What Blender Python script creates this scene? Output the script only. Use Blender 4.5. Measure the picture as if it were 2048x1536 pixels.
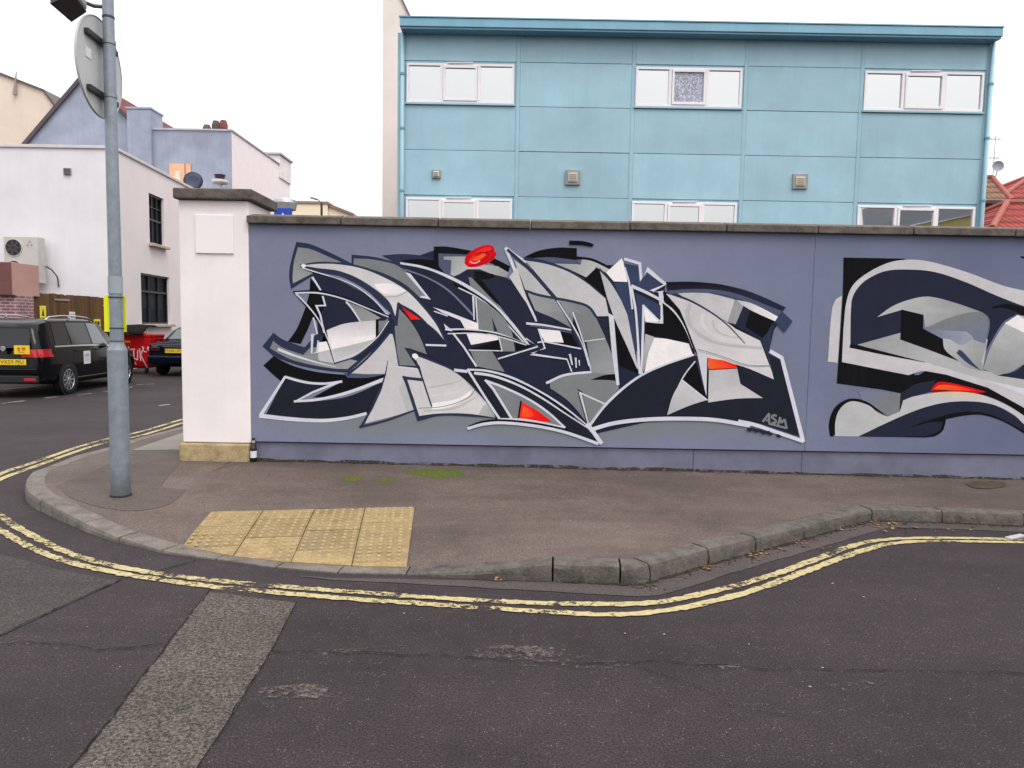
import bpy, bmesh, math, random
from mathutils import Vector, Matrix, geometry

# ------------------------------------------------------------------ clear
for o in list(bpy.data.objects):
    bpy.data.objects.remove(o, do_unlink=True)
scene = bpy.context.scene
COL = scene.collection
random.seed(11)
rad = math.radians

# ------------------------------------------------------------------ camera
FOC, IW, IH = 1450.0, 2048, 1536          # solved from the photograph (pixels)
PITCH, ROLL, EYE = rad(4.65), 0.0175, 1.6
_f = Vector((0, math.cos(PITCH), -math.sin(PITCH)))
_r0 = Vector((1, 0, 0)); _u0 = _r0.cross(_f)
_r = math.cos(ROLL) * _r0 + math.sin(ROLL) * _u0
_u = -math.sin(ROLL) * _r0 + math.cos(ROLL) * _u0
cam_d = bpy.data.cameras.new('camera'); cam = bpy.data.objects.new('camera', cam_d); COL.objects.link(cam)
cam_d.sensor_width = 36; cam_d.lens = FOC / IW * 36; cam_d.clip_start = 0.05; cam_d.clip_end = 2000
cam.matrix_world = Matrix(((_r.x, _u.x, -_f.x, 0), (_r.y, _u.y, -_f.y, 0), (_r.z, _u.z, -_f.z, EYE), (0, 0, 0, 1)))
scene.camera = cam

# ------------------------------------------------------------------ world: overcast sky
SUN_EL, SUN_AZ = rad(56), rad(142)        # azimuth clockwise from +Y
world = bpy.data.worlds.new('World'); scene.world = world; world.use_nodes = True
wt = world.node_tree; wt.nodes.clear()
w_out = wt.nodes.new('ShaderNodeOutputWorld')
w_sky = wt.nodes.new('ShaderNodeTexSky'); w_sky.sky_type = 'NISHITA'; w_sky.sun_disc = False
w_sky.sun_elevation = SUN_EL; w_sky.sun_rotation = SUN_AZ; w_sky.dust_density = 6.0; w_sky.ozone_density = 1.0
w_hs = wt.nodes.new('ShaderNodeHueSaturation'); w_hs.inputs['Saturation'].default_value = 0.25
w_b1 = wt.nodes.new('ShaderNodeBackground'); w_b1.inputs[1].default_value = 0.05
w_b2 = wt.nodes.new('ShaderNodeBackground'); w_b2.inputs[0].default_value = (1.0, 0.985, 0.985, 1); w_b2.inputs[1].default_value = 1.24
w_add = wt.nodes.new('ShaderNodeAddShader')
# overcast cloud deck: brighter overhead than at the horizon, all round
w_tc = wt.nodes.new('ShaderNodeTexCoord'); w_sx = wt.nodes.new('ShaderNodeSeparateXYZ'); w_rp = wt.nodes.new('ShaderNodeMapRange')
wt.links.new(w_tc.outputs['Generated'], w_sx.inputs[0]); wt.links.new(w_sx.outputs['Z'], w_rp.inputs['Value'])
w_rp.inputs['From Min'].default_value = 0; w_rp.inputs['From Max'].default_value = 1; w_rp.inputs['To Min'].default_value = 0.92; w_rp.inputs['To Max'].default_value = 2.05
wt.links.new(w_rp.outputs[0], w_b2.inputs[1])
wt.links.new(w_sky.outputs[0], w_hs.inputs['Color']); wt.links.new(w_hs.outputs[0], w_b1.inputs[0])
wt.links.new(w_b1.outputs[0], w_add.inputs[0]); wt.links.new(w_b2.outputs[0], w_add.inputs[1])
wt.links.new(w_add.outputs[0], w_out.inputs[0])

sun_d = bpy.data.lights.new('sun', 'SUN'); sun_d.energy = 1.0; sun_d.angle = rad(22); sun_d.color = (1.0, 0.97, 0.93)
sun = bpy.data.objects.new('sun', sun_d); COL.objects.link(sun)
_sd = Vector((math.sin(SUN_AZ) * math.cos(SUN_EL), math.cos(SUN_AZ) * math.cos(SUN_EL), math.sin(SUN_EL)))
sun.rotation_euler = (-_sd).to_track_quat('-Z', 'Y').to_euler()
sun.location = (0, -10, 20)

scene.render.engine = 'CYCLES'
scene.view_settings.view_transform = 'Standard'
scene.view_settings.look = 'None'
scene.view_settings.exposure = 0.0
scene.view_settings.gamma = 1.0
scene.view_settings.use_curve_mapping = False

# ------------------------------------------------------------------ survey helpers (pixel -> point on a known plane)
EYEV = Vector((0, 0, EYE))
def ray(x, y):
    return _f + (x - IW / 2) / FOC * _r + (IH / 2 - y) / FOC * _u
def gnd(x, y, z=0.0):
    d = ray(x, y); return EYEV + d * ((z - EYE) / d.z)
def wal(x, y, Y):
    d = ray(x, y); return EYEV + d * (Y / d.y)

# ------------------------------------------------------------------ colour + material helpers
FV, FH = 1.06, 1.98       # how brightly the overcast light shows upright / level surfaces
def lin(c):
    c /= 255.0
    return c / 12.92 if c <= 0.04045 else ((c + 0.055) / 1.055) ** 2.4
def alb(rgb, k='v', cap=0.86):
    f = {'v': FV, 'h': FH, 'n': 1.0}[k]
    return tuple(min(cap, lin(c) / f) for c in rgb)

class NT:
    def __init__(s, name):
        s.m = bpy.data.materials.new(name); s.m.use_nodes = True; s.t = s.m.node_tree; s.t.nodes.clear()
        s.out = s.n('ShaderNodeOutputMaterial'); s.b = s.n('ShaderNodeBsdfPrincipled'); s.l(s.b.outputs[0], s.out.inputs[0])
        s.co = s.n('ShaderNodeTexCoord').outputs['Object']
    def n(s, t): return s.t.nodes.new(t)
    def l(s, a, b): s.t.links.new(a, b)
    def noise(s, scale, detail=4, rough=0.6, vec=None, dist=0.0):
        n = s.n('ShaderNodeTexNoise'); n.inputs['Scale'].default_value = scale; n.inputs['Detail'].default_value = detail
        n.inputs['Roughness'].default_value = rough; n.inputs['Distortion'].default_value = dist
        s.l(vec or s.co, n.inputs['Vector']); return n.outputs['Fac']
    def scale(s, v):
        n = s.n('ShaderNodeMapping'); n.inputs['Scale'].default_value = v; s.l(s.co, n.inputs['Vector']); return n.outputs[0]
    def ramp(s, fac, stops):
        n = s.n('ShaderNodeValToRGB'); e = n.color_ramp.elements
        while len(e) < len(stops): e.new(0.5)
        for i, (p, c) in enumerate(stops):
            e[i].position = p; e[i].color = (c, c, c, 1) if isinstance(c, (int, float)) else (*c, 1)
        s.l(fac, n.inputs[0]); return n.outputs[0]
    def mix(s, fac, a, b, mode='MIX'):
        n = s.n('ShaderNodeMixRGB'); n.blend_type = mode
        for sock, v in ((n.inputs[0], fac), (n.inputs[1], a), (n.inputs[2], b)):
            if isinstance(v, (int, float)): sock.default_value = v if sock.type == 'VALUE' else (v, v, v, 1)
            elif isinstance(v, tuple): sock.default_value = (*v, 1)
            else: s.l(v, sock)
        return n.outputs[0]
    def math(s, op, a, b=0.0, clamp=False):
        n = s.n('ShaderNodeMath'); n.operation = op; n.use_clamp = clamp
        for sock, v in ((n.inputs[0], a), (n.inputs[1], b)):
            if isinstance(v, (int, float)): sock.default_value = v
            else: s.l(v, sock)
        return n.outputs[0]
    def bump(s, h, strength=0.3, dist=0.01):
        n = s.n('ShaderNodeBump'); n.inputs['Strength'].default_value = strength; n.inputs['Distance'].default_value = dist
        s.l(h, n.inputs['Height']); s.l(n.outputs[0], s.b.inputs['Normal'])
    def fin(s, col=None, rough=0.7, metal=0.0, spec=0.4, alpha=None):
        b = s.b
        if col is not None:
            if isinstance(col, tuple): b.inputs['Base Color'].default_value = (*col, 1)
            else: s.l(col, b.inputs['Base Color'])
        if isinstance(rough, (int, float)): b.inputs['Roughness'].default_value = rough
        else: s.l(rough, b.inputs['Roughness'])
        b.inputs['Metallic'].default_value = metal; b.inputs['Specular IOR Level'].default_value = spec
        if alpha is not None: s.l(alpha, b.inputs['Alpha'])
        return s.m

def plain(name, rgb, k='v', rough=0.6, var=0.12, vs=2.5, bump=0.0, bs=80.0, spec=0.35, metal=0.0, streak=0.0, cap=0.86):
    """painted or rendered surface: colour, cloudy variation, optional rain streaks and fine relief"""
    s = NT(name); c = alb(rgb, k, cap)
    dark = tuple(v * (1 - var * 1.6) for v in c); light = tuple(min(.9, v * (1 + var * .6)) for v in c)
    f = s.ramp(s.noise(vs, 6, .62), [(.3, 0.0), (.72, 1.0)])
    col = s.mix(f, dark, light)
    if streak:
        st = s.ramp(s.noise(3.0, 5, .7, s.scale((2.2, 2.2, .12))), [(.42, 0.0), (.75, 1.0)])
        col = s.mix(s.math('MULTIPLY', st, streak), col, tuple(v * .62 for v in c))
    if bump: s.bump(s.noise(bs, 5, .65), bump, .006)
    return s.fin(col, rough, metal, spec)

# ------------------------------------------------------------------ mesh helpers
class MB:
    """collects shapes into one mesh object"""
    def __init__(s): s.v = []; s.f = []; s.mi = []; s.cur = 0
    def add(s, verts, faces):
        o = len(s.v); s.v += [tuple(v) for v in verts]
        for f in faces: s.f.append([i + o for i in f]); s.mi.append(s.cur)
        return s
    def box(s, x0, x1, y0, y1, z0, z1):
        return s.add([(x0, y0, z0), (x1, y0, z0), (x1, y1, z0), (x0, y1, z0), (x0, y0, z1), (x1, y0, z1), (x1, y1, z1), (x0, y1, z1)],
                     [(0, 3, 2, 1), (4, 5, 6, 7), (0, 1, 5, 4), (1, 2, 6, 5), (2, 3, 7, 6), (3, 0, 4, 7)])
    def obox(s, c, ax, ay, az, sx, sy, sz):
        c = Vector(c); ax = Vector(ax).normalized(); ay = Vector(ay).normalized(); az = Vector(az).normalized()
        vs = []
        for k in (-1, 1):
            for (i, j) in ((-1, -1), (1, -1), (1, 1), (-1, 1)):
                vs.append(c + ax * i * sx / 2 + ay * j * sy / 2 + az * k * sz / 2)
        return s.add(vs, [(0, 3, 2, 1), (4, 5, 6, 7), (0, 1, 5, 4), (1, 2, 6, 5), (2, 3, 7, 6), (3, 0, 4, 7)])
    def prism(s, poly, ex):
        """poly: list of 3D points (planar), ex: extrusion vector"""
        n = len(poly); ex = Vector(ex); p = [Vector(q) for q in poly]
        return s.add(p + [q + ex for q in p], [list(range(n))[::-1], list(range(n, 2 * n))] + [(i, (i + 1) % n, (i + 1) % n + n, i + n) for i in range(n)])
    def lathe(s, prof, c=(0, 0, 0), ax=(0, 0, 1), n=24, cap=True):
        c = Vector(c); ax = Vector(ax).normalized(); t = Vector((1, 0, 0)) if abs(ax.x) < .9 else Vector((0, 1, 0))
        a = ax.cross(t).normalized(); b = ax.cross(a); vs = []; fs = []
        for (r, h) in prof:
            for i in range(n):
                w = 2 * math.pi * i / n; vs.append(c + ax * h + (a * math.cos(w) + b * math.sin(w)) * r)
        m = len(prof)
        for j in range(m - 1):
            for i in range(n): fs.append((j * n + i, j * n + (i + 1) % n, (j + 1) * n + (i + 1) % n, (j + 1) * n + i))
        if cap: fs.append(list(range(n))[::-1]); fs.append([(m - 1) * n + i for i in range(n)])
        return s.add(vs, fs)
    def tube(s, path, r, n=8):
        path = [Vector(p) for p in path]; rs = r if isinstance(r, (list, tuple)) else [r] * len(path); vs = []; fs = []
        for i, p in enumerate(path):
            d = (path[min(i + 1, len(path) - 1)] - path[max(i - 1, 0)]).normalized()
            t = Vector((0, 0, 1)) if abs(d.z) < .9 else Vector((1, 0, 0)); a = d.cross(t).normalized(); b = d.cross(a)
            for k in range(n):
                w = 2 * math.pi * k / n; vs.append(p + (a * math.cos(w) + b * math.sin(w)) * rs[i])
        for j in range(len(path) - 1):
            for k in range(n): fs.append((j * n + k, j * n + (k + 1) % n, (j + 1) * n + (k + 1) % n, (j + 1) * n + k))
        fs.append(list(range(n))[::-1]); fs.append([(len(path) - 1) * n + k for k in range(n)])
        return s.add(vs, fs)
    def build(s, name, mat, parent=None, bevel=0.0, smooth=False, seg=2, fix=True, origin=None):
        me = bpy.data.meshes.new(name)
        off = Vector(origin) if origin is not None else Vector((0, 0, 0))
        me.from_pydata([tuple(Vector(v) - off) for v in s.v], [], s.f)
        for m in (mat if isinstance(mat, (list, tuple)) else [mat]): me.materials.append(m)
        if s.mi: me.polygons.foreach_set('material_index', s.mi)
        if fix:
            bm = bmesh.new(); bm.from_mesh(me); bmesh.ops.recalc_face_normals(bm, faces=bm.faces); bm.to_mesh(me); bm.free()
        if smooth:
            me.polygons.foreach_set('use_smooth', [True] * len(me.polygons))
        me.update()
        o = bpy.data.objects.new(name, me); COL.objects.link(o)
        if parent is not None:
            o.parent = parent
            if not is_local(parent): o.location = off - chain_loc(parent)
            else: o.location = off
        else: o.location = off
        if bevel:
            b = o.modifiers.new('bevel', 'BEVEL'); b.width = bevel; b.segments = seg; b.limit_method = 'ANGLE'; b.angle_limit = rad(40)
        return o
def is_local(o):
    while o is not None:
        if o.get('_local'): return True
        o = o.parent
    return False
def chain_loc(o):
    v = Vector((0, 0, 0))
    while o is not None: v += o.location; o = o.parent
    return v
def tag(o, label=None, cat=None, group=None, kind=None):
    if label: o['label'] = label
    if cat: o['category'] = cat
    if group: o['group'] = group
    if kind: o['kind'] = kind
    return o
def thing(name, loc, label, cat, group=None, local=False, rz=0.0):
    o = bpy.data.objects.new(name, None); COL.objects.link(o); o.location = loc; o.empty_display_size = .2
    o.rotation_euler = (0, 0, rz)
    if local: o['_local'] = 1
    return tag(o, label, cat, group, 'thing')
def smooth_by_angle(o, deg=35):
    me = o.data; me.polygons.foreach_set('use_smooth', [True] * len(me.polygons))
    bm = bmesh.new(); bm.from_mesh(me)
    for e in bm.edges:
        e.smooth = len(e.link_faces) == 2 and e.calc_face_angle(3.2) < rad(deg)
    bm.to_mesh(me); bm.free(); return o
_dg = None
def text_obj(txt, size, mat, parent, loc, xdir, updir, bold=0.0, name='lettering'):
    cu = bpy.data.curves.new('t', 'FONT'); cu.body = txt; cu.size = size; cu.align_x = 'CENTER'; cu.align_y = 'CENTER'; cu.offset = bold; cu.resolution_u = 2
    to = bpy.data.objects.new('t', cu); COL.objects.link(to)
    dg = bpy.context.evaluated_depsgraph_get(); dg.update()
    me = bpy.data.meshes.new_from_object(to.evaluated_get(dg)); bpy.data.objects.remove(to, do_unlink=True); bpy.data.curves.remove(cu)
    x = Vector(xdir).normalized(); u = Vector(updir).normalized(); n = x.cross(u)
    for v in me.vertices: v.co = x * v.co.x + u * v.co.y + n * v.co.z + Vector(loc)
    me.materials.clear(); me.materials.append(mat); me.name = name
    o = bpy.data.objects.new(name, me); COL.objects.link(o); o.parent = parent
    if parent is not None and not is_local(parent): o.location = -chain_loc(parent)
    return o
def wall_holes(mb, o, ux, uz, W, Hh, holes, depth, nin):
    """rectangular wall face with openings; reveals go back by depth along nin"""
    o = Vector(o); ux = Vector(ux); uz = Vector(uz); nin = Vector(nin)
    us = sorted({0, W, *[h[0] for h in holes], *[h[1] for h in holes]}); vs = sorted({0, Hh, *[h[2] for h in holes], *[h[3] for h in holes]})
    P = lambda a, b, d=0: o + ux * a + uz * b + nin * d
    for i in range(len(us) - 1):
        for j in range(len(vs) - 1):
            cu, cv = (us[i] + us[i + 1]) / 2, (vs[j] + vs[j + 1]) / 2
            if any(h[0] < cu < h[1] and h[2] < cv < h[3] for h in holes): continue
            mb.add([P(us[i], vs[j]), P(us[i + 1], vs[j]), P(us[i + 1], vs[j + 1]), P(us[i], vs[j + 1])], [(0, 1, 2, 3)])
    for (a, b, c, d) in holes:
        for (p, q) in (((a, c), (b, c)), ((b, c), (b, d)), ((b, d), (a, d)), ((a, d), (a, c))):
            mb.add([P(*p), P(*q), P(*q, depth), P(*p, depth)], [(0, 1, 2, 3)])
# curve through points; suffix s = smooth point
def herm(p0, p1, t0, t1, n):
    out = []
    for i in range(n):
        t = i / n; a = 2 * t**3 - 3 * t**2 + 1; b = t**3 - 2 * t**2 + t; c = -2 * t**3 + 3 * t**2; d = t**3 - t**2
        out.append((a * p0[0] + b * t0[0] + c * p1[0] + d * t1[0], a * p0[1] + b * t0[1] + c * p1[1] + d * t1[1]))
    return out
def curve_pts(s, closed=True, n=6):
    P = []
    for w in s.split():
        sm = w.endswith('s'); x, y = w.rstrip('s').split(','); P.append((float(x), float(y), sm))
    N = len(P); out = []; rng = range(N if closed else N - 1)
    def tan(i, j, k):
        a, b, c = P[i % N], P[j % N], P[k % N]
        return (.5 * (c[0] - a[0]), .5 * (c[1] - a[1]))
    for i in rng:
        a, b = P[i], P[(i + 1) % N]
        ch = (b[0] - a[0], b[1] - a[1])
        if not a[2] and not b[2]: out.append(a[:2]); continue
        ia, ib = (i - 1, (i + 2)) if closed else (max(i - 1, 0), min(i + 2, N - 1))
        ta = tan(ia, i, i + 1) if a[2] else ch
        tb = tan(i, i + 1, ib) if b[2] else ch
        L = math.hypot(*ch)
        def lim(t):
            l = math.hypot(*t) or 1e-6
            m = L / l
            return (t[0] * m, t[1] * m)
        out += herm(a, b, lim(ta), lim(tb), n)
    if not closed: out.append(P[-1][:2])
    return out

# =================================================================== GROUND MATERIALS
def asphalt(name, rgb, contrast=.45, speck=.5, fine=120, patch=.25, warm=(0, 0, 0), rough=.82, stain=0.0):
    s = NT(name); c = alb(rgb, 'h')
    big = s.ramp(s.noise(.55, 6, .6), [(.28, 1 - patch), (.75, 1 + patch * .55)])
    mid = s.ramp(s.noise(4.5, 6, .7), [(.25, 1 - patch * .7), (.8, 1 + patch * .4)])
    n1 = s.noise(fine, 3, .75); n2 = s.noise(fine * 2.7, 2, .8)
    f = s.ramp(s.math('ADD', s.math('MULTIPLY', n1, .55), s.math('MULTIPLY', n2, .45)), [(.42, max(.08, 1 - contrast)), (.5, .92), (.58, 1 + contrast * 1.25)])
    col = s.mix(1.0, s.mix(1.0, s.mix(1.0, c, big, 'MULTIPLY'), mid, 'MULTIPLY'), f, 'MULTIPLY')
    vo = s.n('ShaderNodeTexVoronoi'); vo.inputs['Scale'].default_value = 75; s.l(s.co, vo.inputs['Vector'])
    rare = s.ramp(s.noise(18, 2, .5), [(.53, 0.0), (.60, 1.0)])
    sp = s.math('MULTIPLY', s.ramp(vo.outputs['Distance'], [(.12, 1.0), (.24, 0.0)]), rare)
    col = s.mix(s.math('MULTIPLY', sp, speck), col, tuple(min(.6, v * 4 + .05) for v in c))
    tr = s.ramp(s.noise(1.0, 5, .65, s.scale((.35, 1.6, 1)), .6), [(.35, .82), (.65, 1.12)])
    col = s.mix(1.0, col, tr, 'MULTIPLY')
    if stain:
        st = s.ramp(s.noise(1.3, 7, .7, s.scale((.55, 1.0, 1)), 1.0), [(.5, 0.0), (.72, 1.0)])
        col = s.mix(s.math('MULTIPLY', st, stain), col, tuple(v * .45 for v in c))
    s.bump(s.math('ADD', n1, s.math('MULTIPLY', n2, .6)), .55, .006)
    return s.fin(col, rough, 0, .3)
M_road = asphalt('road_asphalt', (73, 62.5, 66), .68, .85, 100, .36)
M_patch = asphalt('older_road_asphalt', (86, 79, 78), .68, .7, 95, .24)
M_trench = asphalt('coarse_trench_asphalt', (106, 98, 91), .8, .7, 66, .2)
M_pave = asphalt('pavement_asphalt', (133, 117, 109), .42, .4, 95, .3, stain=.5)
M_pave_d = asphalt('dark_pavement_patch', (118, 105, 98), .42, .3, 110, .26, stain=.4)
M_gutter = asphalt('gutter_asphalt', (104, 95, 93), .4, .4, 100, .2)

def stone(name, rgb, k='h', dirt=.5, green=.0, scale=1.0, bump=.6):
    s = NT(name); c = alb(rgb, k)
    n = s.noise(7 * scale, 8, .7); f = s.ramp(n, [(.28, .55), (.5, .95), (.75, 1.25)])
    g = s.ramp(s.noise(60 * scale, 4, .7), [(.3, .72), (.7, 1.22)])
    col = s.mix(1.0, s.mix(1.0, c, f, 'MULTIPLY'), g, 'MULTIPLY')
    d = s.ramp(s.noise(3.1 * scale, 7, .75), [(.48, 0.0), (.66, 1.0)])
    col = s.mix(s.math('MULTIPLY', d, dirt), col, tuple(v * .28 for v in c))
    if green:
        gm = s.ramp(s.noise(5.3 * scale, 6, .7), [(.52, 0.0), (.68, 1.0)])
        col = s.mix(s.math('MULTIPLY', gm, green), col, (.075, .08, .035))
    s.bump(s.math('ADD', n, s.math('MULTIPLY', s.noise(45 * scale, 5, .7), .4)), bump, .02)
    return s.fin(col, .86, 0, .25)
M_kerb = stone('concrete_kerb', (152, 143, 136), 'h', .4, .06, 1.2, .35)
M_kerb_g = stone('granite_kerb', (136, 128, 121), 'h', .72, .14, 1.5, 1.0)
M_cope = stone('weathered_coping', (106, 97, 91), 'v', .7, .25, 1.4, .6)
M_base = stone('sandstone_base', (176, 155, 118), 'v', .3, .0, 1.1, .5)

def worn_paint(name, rgb, lo, hi, sc=14):
    s = NT(name); c = alb(rgb, 'h')
    n = s.noise(sc, 8, .78); n2 = s.noise(2.2, 4, .6)
    m = s.math('ADD', s.math('MULTIPLY', n, .62), s.math('MULTIPLY', n2, .46))
    a = s.ramp(m, [(lo, 0.0), (hi, 1.0)])
    col = s.mix(s.ramp(s.noise(35, 5, .7), [(.35, 0.0), (.65, 1.0)]), tuple(v * .62 for v in c), c)
    return s.fin(col, .7, 0, .3, alpha=a)
M_yellow = worn_paint('worn_yellow_paint', (250, 231, 172), .475, .525, 30)
M_white = worn_paint('worn_white_paint', (206, 202, 198), .46, .54, 14)
M_scuff = worn_paint('scuffed_mineral_dust', (152, 138, 133), .555, .66, 30)
def crackmat():
    s = NT('crack_dark'); n = s.noise(22, 5, .7)
    return s.fin((.012, .011, .011), .95, 0, .1, alpha=s.ramp(n, [(.36, 0.0), (.46, .92)]))
M_crack = crackmat()

# =================================================================== ROAD
road = tag(MB().add([(-150, -150, 0), (150, -150, 0), (150, 250, 0), (-150, 250, 0)], [(0, 1, 2, 3)]).build('road', M_road), kind='structure')

def sheet(name, poly, mat, parent, kind=None):
    """flat sheet from 3D outline points"""
    tri = geometry.tessellate_polygon([[Vector(p) for p in poly]])
    o = MB().add(poly, [tuple(t) for t in tri]).build(name, mat, parent, fix=False)
    me = o.data; bm = bmesh.new(); bm.from_mesh(me)
    for f in bm.faces:
        f.normal_update()
        if f.normal.z < 0: f.normal_flip()
    bm.to_mesh(me); bm.free()
    if kind: o['kind'] = kind
    return o
def G(s, z=0.0, closed=True, n=6):
    return [gnd(x, y, z) for (x, y) in curve_pts(s, closed, n)]
sheet('asphalt_patch', G('-260,1080 0,1108 130,1142 240,1161 120,1216 0,1272 -260,1395', .003), M_patch, road)
sheet('trench_repair', G('416,1183 592,1205 540,1306 470,1420 392,1536 300,1680 30,1680 145,1536 300,1330', .003), M_trench, road)

def ribbon(name, path, w, mat, parent, z=.006, taper=None, jit=0.0):
    P = [Vector((p[0], p[1], 0)) for p in path]; vs = []; fs = []
    for i, p in enumerate(P):
        d = (P[min(i + 1, len(P) - 1)] - P[max(i - 1, 0)]).normalized(); nn = Vector((-d.y, d.x, 0))
        ww = w[i] if isinstance(w, list) else w
        j = random.uniform(-jit, jit)
        vs += [p + nn * (ww / 2 + j) + Vector((0, 0, z)), p - nn * (ww / 2 - j) + Vector((0, 0, z))]
        if i: k = 2 * i; fs.append((k - 2, k - 1, k + 1, k))
    return MB().add(vs, fs).build(name, mat, parent, fix=False)
def dense(path, step=.05):
    out = [Vector(path[0])]
    for a, b in zip(path, path[1:]):
        a, b = Vector(a), Vector(b); n = max(1, int((b - a).length / step))
        out += [a.lerp(b, (k + 1) / n) for k in range(n)]
    return out
# double yellow lines
Y_IN = '-70,1000 0,1031s 32,1054s 98,1090s 156,1114s 215,1130s 318,1149s 417,1161s 564,1175s 681,1184s 827,1194s 946,1202s 1093,1208s 1239,1210s 1330,1204s 1446,1179s 1556,1148s 1629,1121s 1702,1094s 1757,1082s 1848,1077s 2048,1080s 2600,1092'
Y_OUT = '-90,1020 0,1062s 54,1092s 132,1124s 244,1149s 342,1164s 417,1174s 593,1190s 710,1200s 800,1206s 932,1215s 1093,1225s 1239,1231s 1347,1220s 1446,1199s 1537,1172s 1629,1137s 1720,1104s 1775,1090s 1848,1084s 2048,1086s 2600,1099'
for s_ in (Y_IN, Y_OUT):
    ribbon('yellow_line', dense(G(s_, 0, False), .028), [random.uniform(.048, .070) for _ in range(len(dense(G(s_, 0, False), .028)))], M_yellow, road, .0065, jit=.006)
ribbon('yellow_line', dense(G('366,839 281,864s 217,878s 146,898s 73,924s 0,949s -70,985', 0, False), .08), .075, M_yellow, road, .0065, jit=.005)
ribbon('yellow_line', dense(G('366,846 281,872s 215,885s 146,906s 73,933s 0,960s -55,992', 0, False), .08), .075, M_yellow, road, .0065, jit=.005)
for s_ in ('-60,815 50,802', '88,797 113,794', '155,791 182,787', '208,784 224,782', '8,779 80,772', '152,771 214,766', '256,776 264,774', '273,770 309,768', '318,812 340,809'):
    ribbon('white_line', dense(G(s_, 0, False), .1), .085, M_white, road, .0065)
# cracks and joints in the road surface
def crack(s_, wmax, amp):
    P = dense(G(s_, 0, False), .035); off = 0.0; W = []; Q = []
    for i, q in enumerate(P):
        d = (P[min(i + 1, len(P) - 1)] - P[max(i - 1, 0)]).normalized(); off = off * .86 + random.gauss(0, amp * .45)
        Q.append(q + Vector((-d.y, d.x, 0)) * off); W.append(wmax * random.uniform(.25, 1.0))
    ribbon('crack', Q, W, M_crack, road, .0085)
for s_, w_, a_ in (('-150,1340 0,1272 120,1215 250,1157 300,1148 390,1122', .012, .008), ('420,1180 300,1336 148,1536 30,1690', .013, .005), ('594,1204 540,1306 470,1421 392,1540 300,1690', .007, .006),
               ('-40,1296 60,1290 140,1293 200,1302 260,1296 326,1288', .010, .012), ('540,1303 700,1305 900,1318 1100,1328 1300,1327 1500,1335 1700,1339 1900,1344 2300,1352', .0085, .016), ('1250,1328 1330,1350 1500,1420 1600,1440', .004, .02)):
    crack(s_, w_, a_)
def scuff(px, py, rx, ry):
    sheet('scuff_mark', G(' '.join('%f,%fs' % (px + rx * math.cos(a) * random.uniform(.8, 1.1), py + ry * math.sin(a) * random.uniform(.7, 1.1)) for a in [k * math.pi / 6 for k in range(12)]), .0055, True, 2), M_scuff, road)
for a in ((45, 1283, 75, 12), (170, 1295, 90, 7), (265, 1294, 60, 5), (600, 1383, 95, 16), (1060, 1312, 110, 20), (1180, 1328, 80, 9), (1420, 1332, 60, 8), (1690, 1370, 60, 14), (110, 1500, 40, 14), (720, 1305, 120, 10), (1000, 1300, 60, 9)):
    scuff(*a)

# =================================================================== KERB + PAVEMENT
KP = [(2048, 1053, .10), (1884, 1046, .10), (1744, 1042, .10), (1683, 1057, .105), (1607, 1079, .105), (1510, 1105, .11), (1417, 1130, .115), (1300, 1165, .12),
      (1282, 1169, .12), (1262, 1170, .12), (1240, 1169, .12), (1105, 1163, .115), (960, 1158, .062), (812, 1151, .010), (675, 1148, .010), (552, 1137, .010), (432, 1121, .012), (323, 1107, .022),
      (237, 1086, .042), (168, 1062, .066), (113, 1039, .088), (80, 1023, .10), (64, 1014, .11), (53, 1003, .11), (50, 990, .11), (53, 975, .10), (64, 960, .09), (85, 946, .06), (146, 917, .03), (212, 899, .025), (259, 884, .03), (366, 857, .04)]
kp = [Vector((9.8, 5.93, .10)), Vector((7.6, 5.93, .10)), Vector((5.9, 5.92, .10))] + [Vector((*gnd(x, y)[:2], h)) for (x, y, h) in KP] + [Vector((-4.78, 12.6, .08)), Vector((-4.75, 15, .1)), Vector((-4.7, 30, .1))]
STONES = [(0, 1), (1, 2), (2, 3), (3, 4), (4, 5), (5, 6), (6, 7), (7, 8), (8, 9), (9, 10), (10, 13), (13, 14), (14, 16), (16, 17), (17, 18), (18, 19), (19, 20), (20, 21), (21, 22), (22, 23), (23, 24),
          (24, 30), (30, 31), (31, 32), (32, 33), (33, 34), (34, 35), (35, 36), (36, 37)]
def nrm2(pts, i):
    a = pts[max(i - 1, 0)]; b = pts[min(i + 1, len(pts) - 1)]
    d1 = Vector((pts[i].x - a.x, pts[i].y - a.y)); d2 = Vector((b.x - pts[i].x, b.y - pts[i].y))
    if d1.length < 1e-6: d1 = d2
    if d2.length < 1e-6: d2 = d1
    n1 = Vector((d1.y, -d1.x)).normalized(); n2 = Vector((d2.y, -d2.x)).normalized(); n = (n1 + n2)
    n.normalize(); k = 1 / max(.6, n.dot(n1)); return n * k
KN = [nrm2(kp, i) for i in range(len(kp))]
KW = .15
kerb = tag(bpy.data.objects.new('kerb', None), kind='structure'); COL.objects.link(kerb)
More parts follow.
